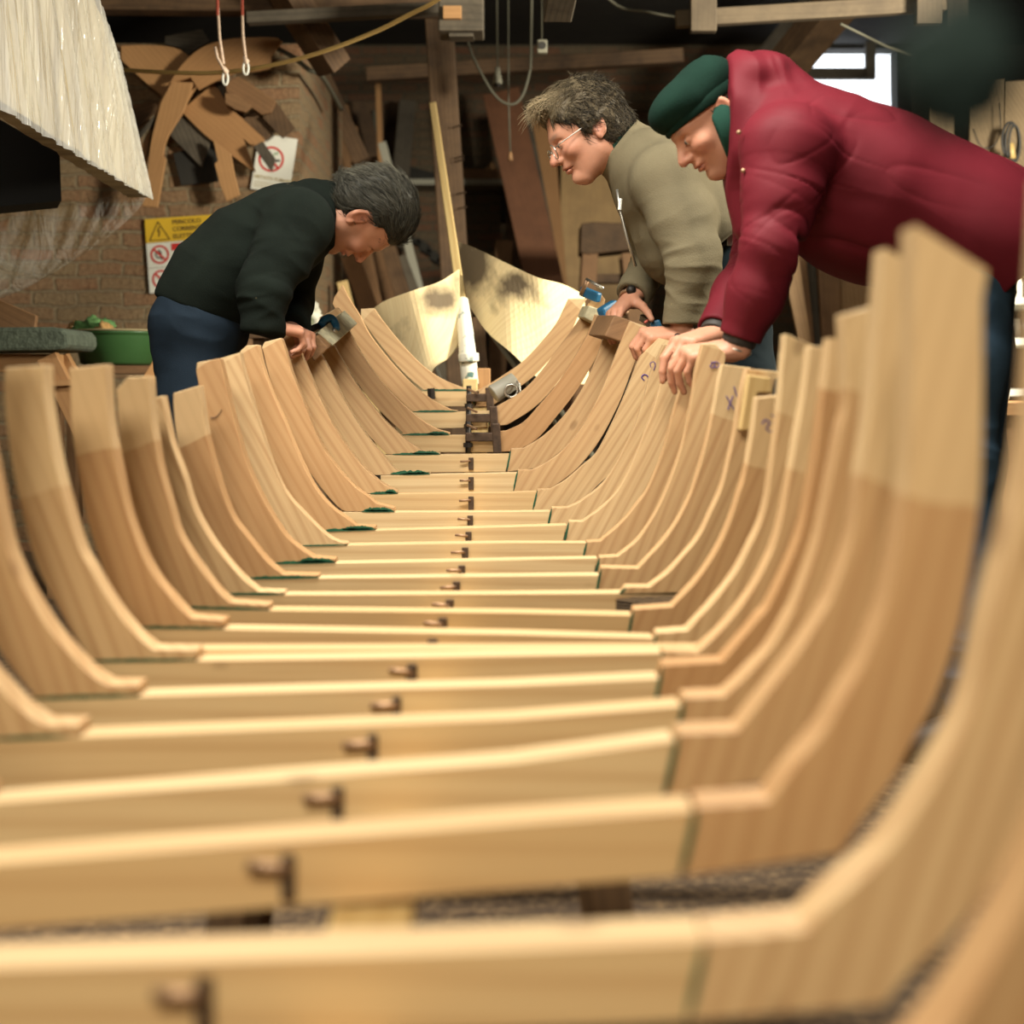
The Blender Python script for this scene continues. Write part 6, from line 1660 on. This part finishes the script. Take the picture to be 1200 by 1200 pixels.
    for e, r in ((elL, wrL), (elR, wrR)):
        dd = unit(r-e); Cf = Field(np.minimum(r, r)-.07, r+.07, .0035); Cf.cone(r-dd*.03, r+dd*.010, .037, .0345, .002); Cf.half(r+dd*.009, dd, .003); Cf.half(r-dd*.026, -dd)
        finish('knit_cuff', Cf, M['fleecein'] if False else M['shoe'], root)
    # watch on the near wrist
    c = wrL+unit(wrL-elL)*.018; dd = unit(wrL-elL); a1 = unit(np.cross(dd, [0, 1, .2])); a2 = np.cross(dd, a1)
    s = MB(); s.tube([Vector(c+.0285*(math.cos(a)*a1+math.sin(a)*a2)) for a in np.linspace(0, 2*math.pi, 22)], .005, 6, False); s.build('wristwatch', M['steel'], root, smooth=True)
    # cap
    K = Field(hc-.2, hc+.2, .0042)
    def E(p, r, k=.01, op='add', Rr=None): K.ell(w(*p), [sc*x for x in r], R if Rr is None else Rr, sc*k, op)
    E((-.006, 0, .056), (.106, .090, .052), .01)
    E((.036, 0, .078), (.076, .088, .044), .03)
    E((-.05, 0, .072), (.066, .086, .046), .03)
    K.half(w(0, 0, .028), unit(-R[2]+.12*R[0]), .008)
    E((-.008, 0, .02), (.096, .080, .050), .004, 'sub')
    kv, kf = K.mesh()
    kv = folds(kv, kf, [(w(-.06, 0, .09), .07, R[0], 18, .3, .008, 3), (hc, 0, unit(R[2]+R[0]*.3), 9, .5, .003, 5)])
    mesh_obj('cap', kv, kf, M['capg'], root, True)
    Bn = Field(hc-.17, hc+.17, .004)
    Bn.ell(w(-.006, 0, .035), [sc*.108, sc*.090, sc*.05], R, .004); Bn.half(w(0, 0, .05), R[2]); Bn.half(w(0, 0, .016), unit(-R[2]+.15*R[0])); Bn.ell(w(-.006, 0, .025), [sc*.098, sc*.080, sc*.07], R, .003, 'sub')
    finish('cap_band', Bn, M['capg'], root)
    # grey hair under the cap
    rg = np.random.RandomState(4); st = []
    for k in range(420):
        y = -1 if k % 2 else 1; a = rg.uniform(-.085, .01); p = w(a, y*(.073-.25*max(0, -a-.03)), rg.uniform(-.03, .02))
        dr = unit(-R[2]+.3*-R[0]+rg.normal(size=3)*.2); t = np.linspace(0, 1, 4)[:, None]
        st.append((p+dr*rg.uniform(.006, .016)*t, rg.uniform(.4, 1)))
    Hh = Field(hc-.14, hc+.14, .006); Hh.ell(w(-.05, 0, .0), [sc*.052, sc*.073, sc*.05], R, .004)
    hv, hf = Hh.mesh(); hair_obj('hair', M['hairgrey'], root, hv, hf, st, .001)
    return root
man_sweater(); man_fleece(); man_red()
# =================================================================== LIGHT
def area(name, loc, tgt, size, power, col, sy=None, spread=180):
    ld = bpy.data.lights.new(name, 'AREA'); ld.energy = power; ld.color = col
    ld.shape = 'RECTANGLE'; ld.size = size; ld.size_y = sy or size; ld.spread = math.radians(spread)
    o = bpy.data.objects.new(name, ld); COL.objects.link(o); o.location = loc
    d = Vector(tgt)-Vector(loc); o.rotation_euler = d.to_track_quat('-Z', 'Y').to_euler()
    return o
WARM = (1.0, .92, .74)
area('workshop_tube_lamp', (-.3, 2.5, 2.8), (-.1, 2.5, 0), .4, 122, (1.0, .965, .86), 2.4, 155)
area('fill_behind_camera', (-.6, -1.2, 2.6), (0, 2.4, .3), 1.4, 58, (1.0, .90, .70), .8, 130)  # unseen soft fill added behind the camera for the timber faces
area('back_fill', (2.5, 4.1, 2.05), (-1.0, 7.6, 1.0), .5, 165, WARM, None, 140)  # unseen fill placed off to the right to brighten the brick wall end
w = bpy.data.worlds.new('world'); S.world = w; w.use_nodes = True
w.node_tree.nodes['Background'].inputs[0].default_value = (.9, .95, 1, 1)
w.node_tree.nodes['Background'].inputs[1].default_value = 3.0
S.view_settings.view_transform = 'Standard'; S.view_settings.look = 'None'
S.view_settings.exposure = 0.0; S.view_settings.gamma = 1.0
S.view_settings.use_curve_mapping = False
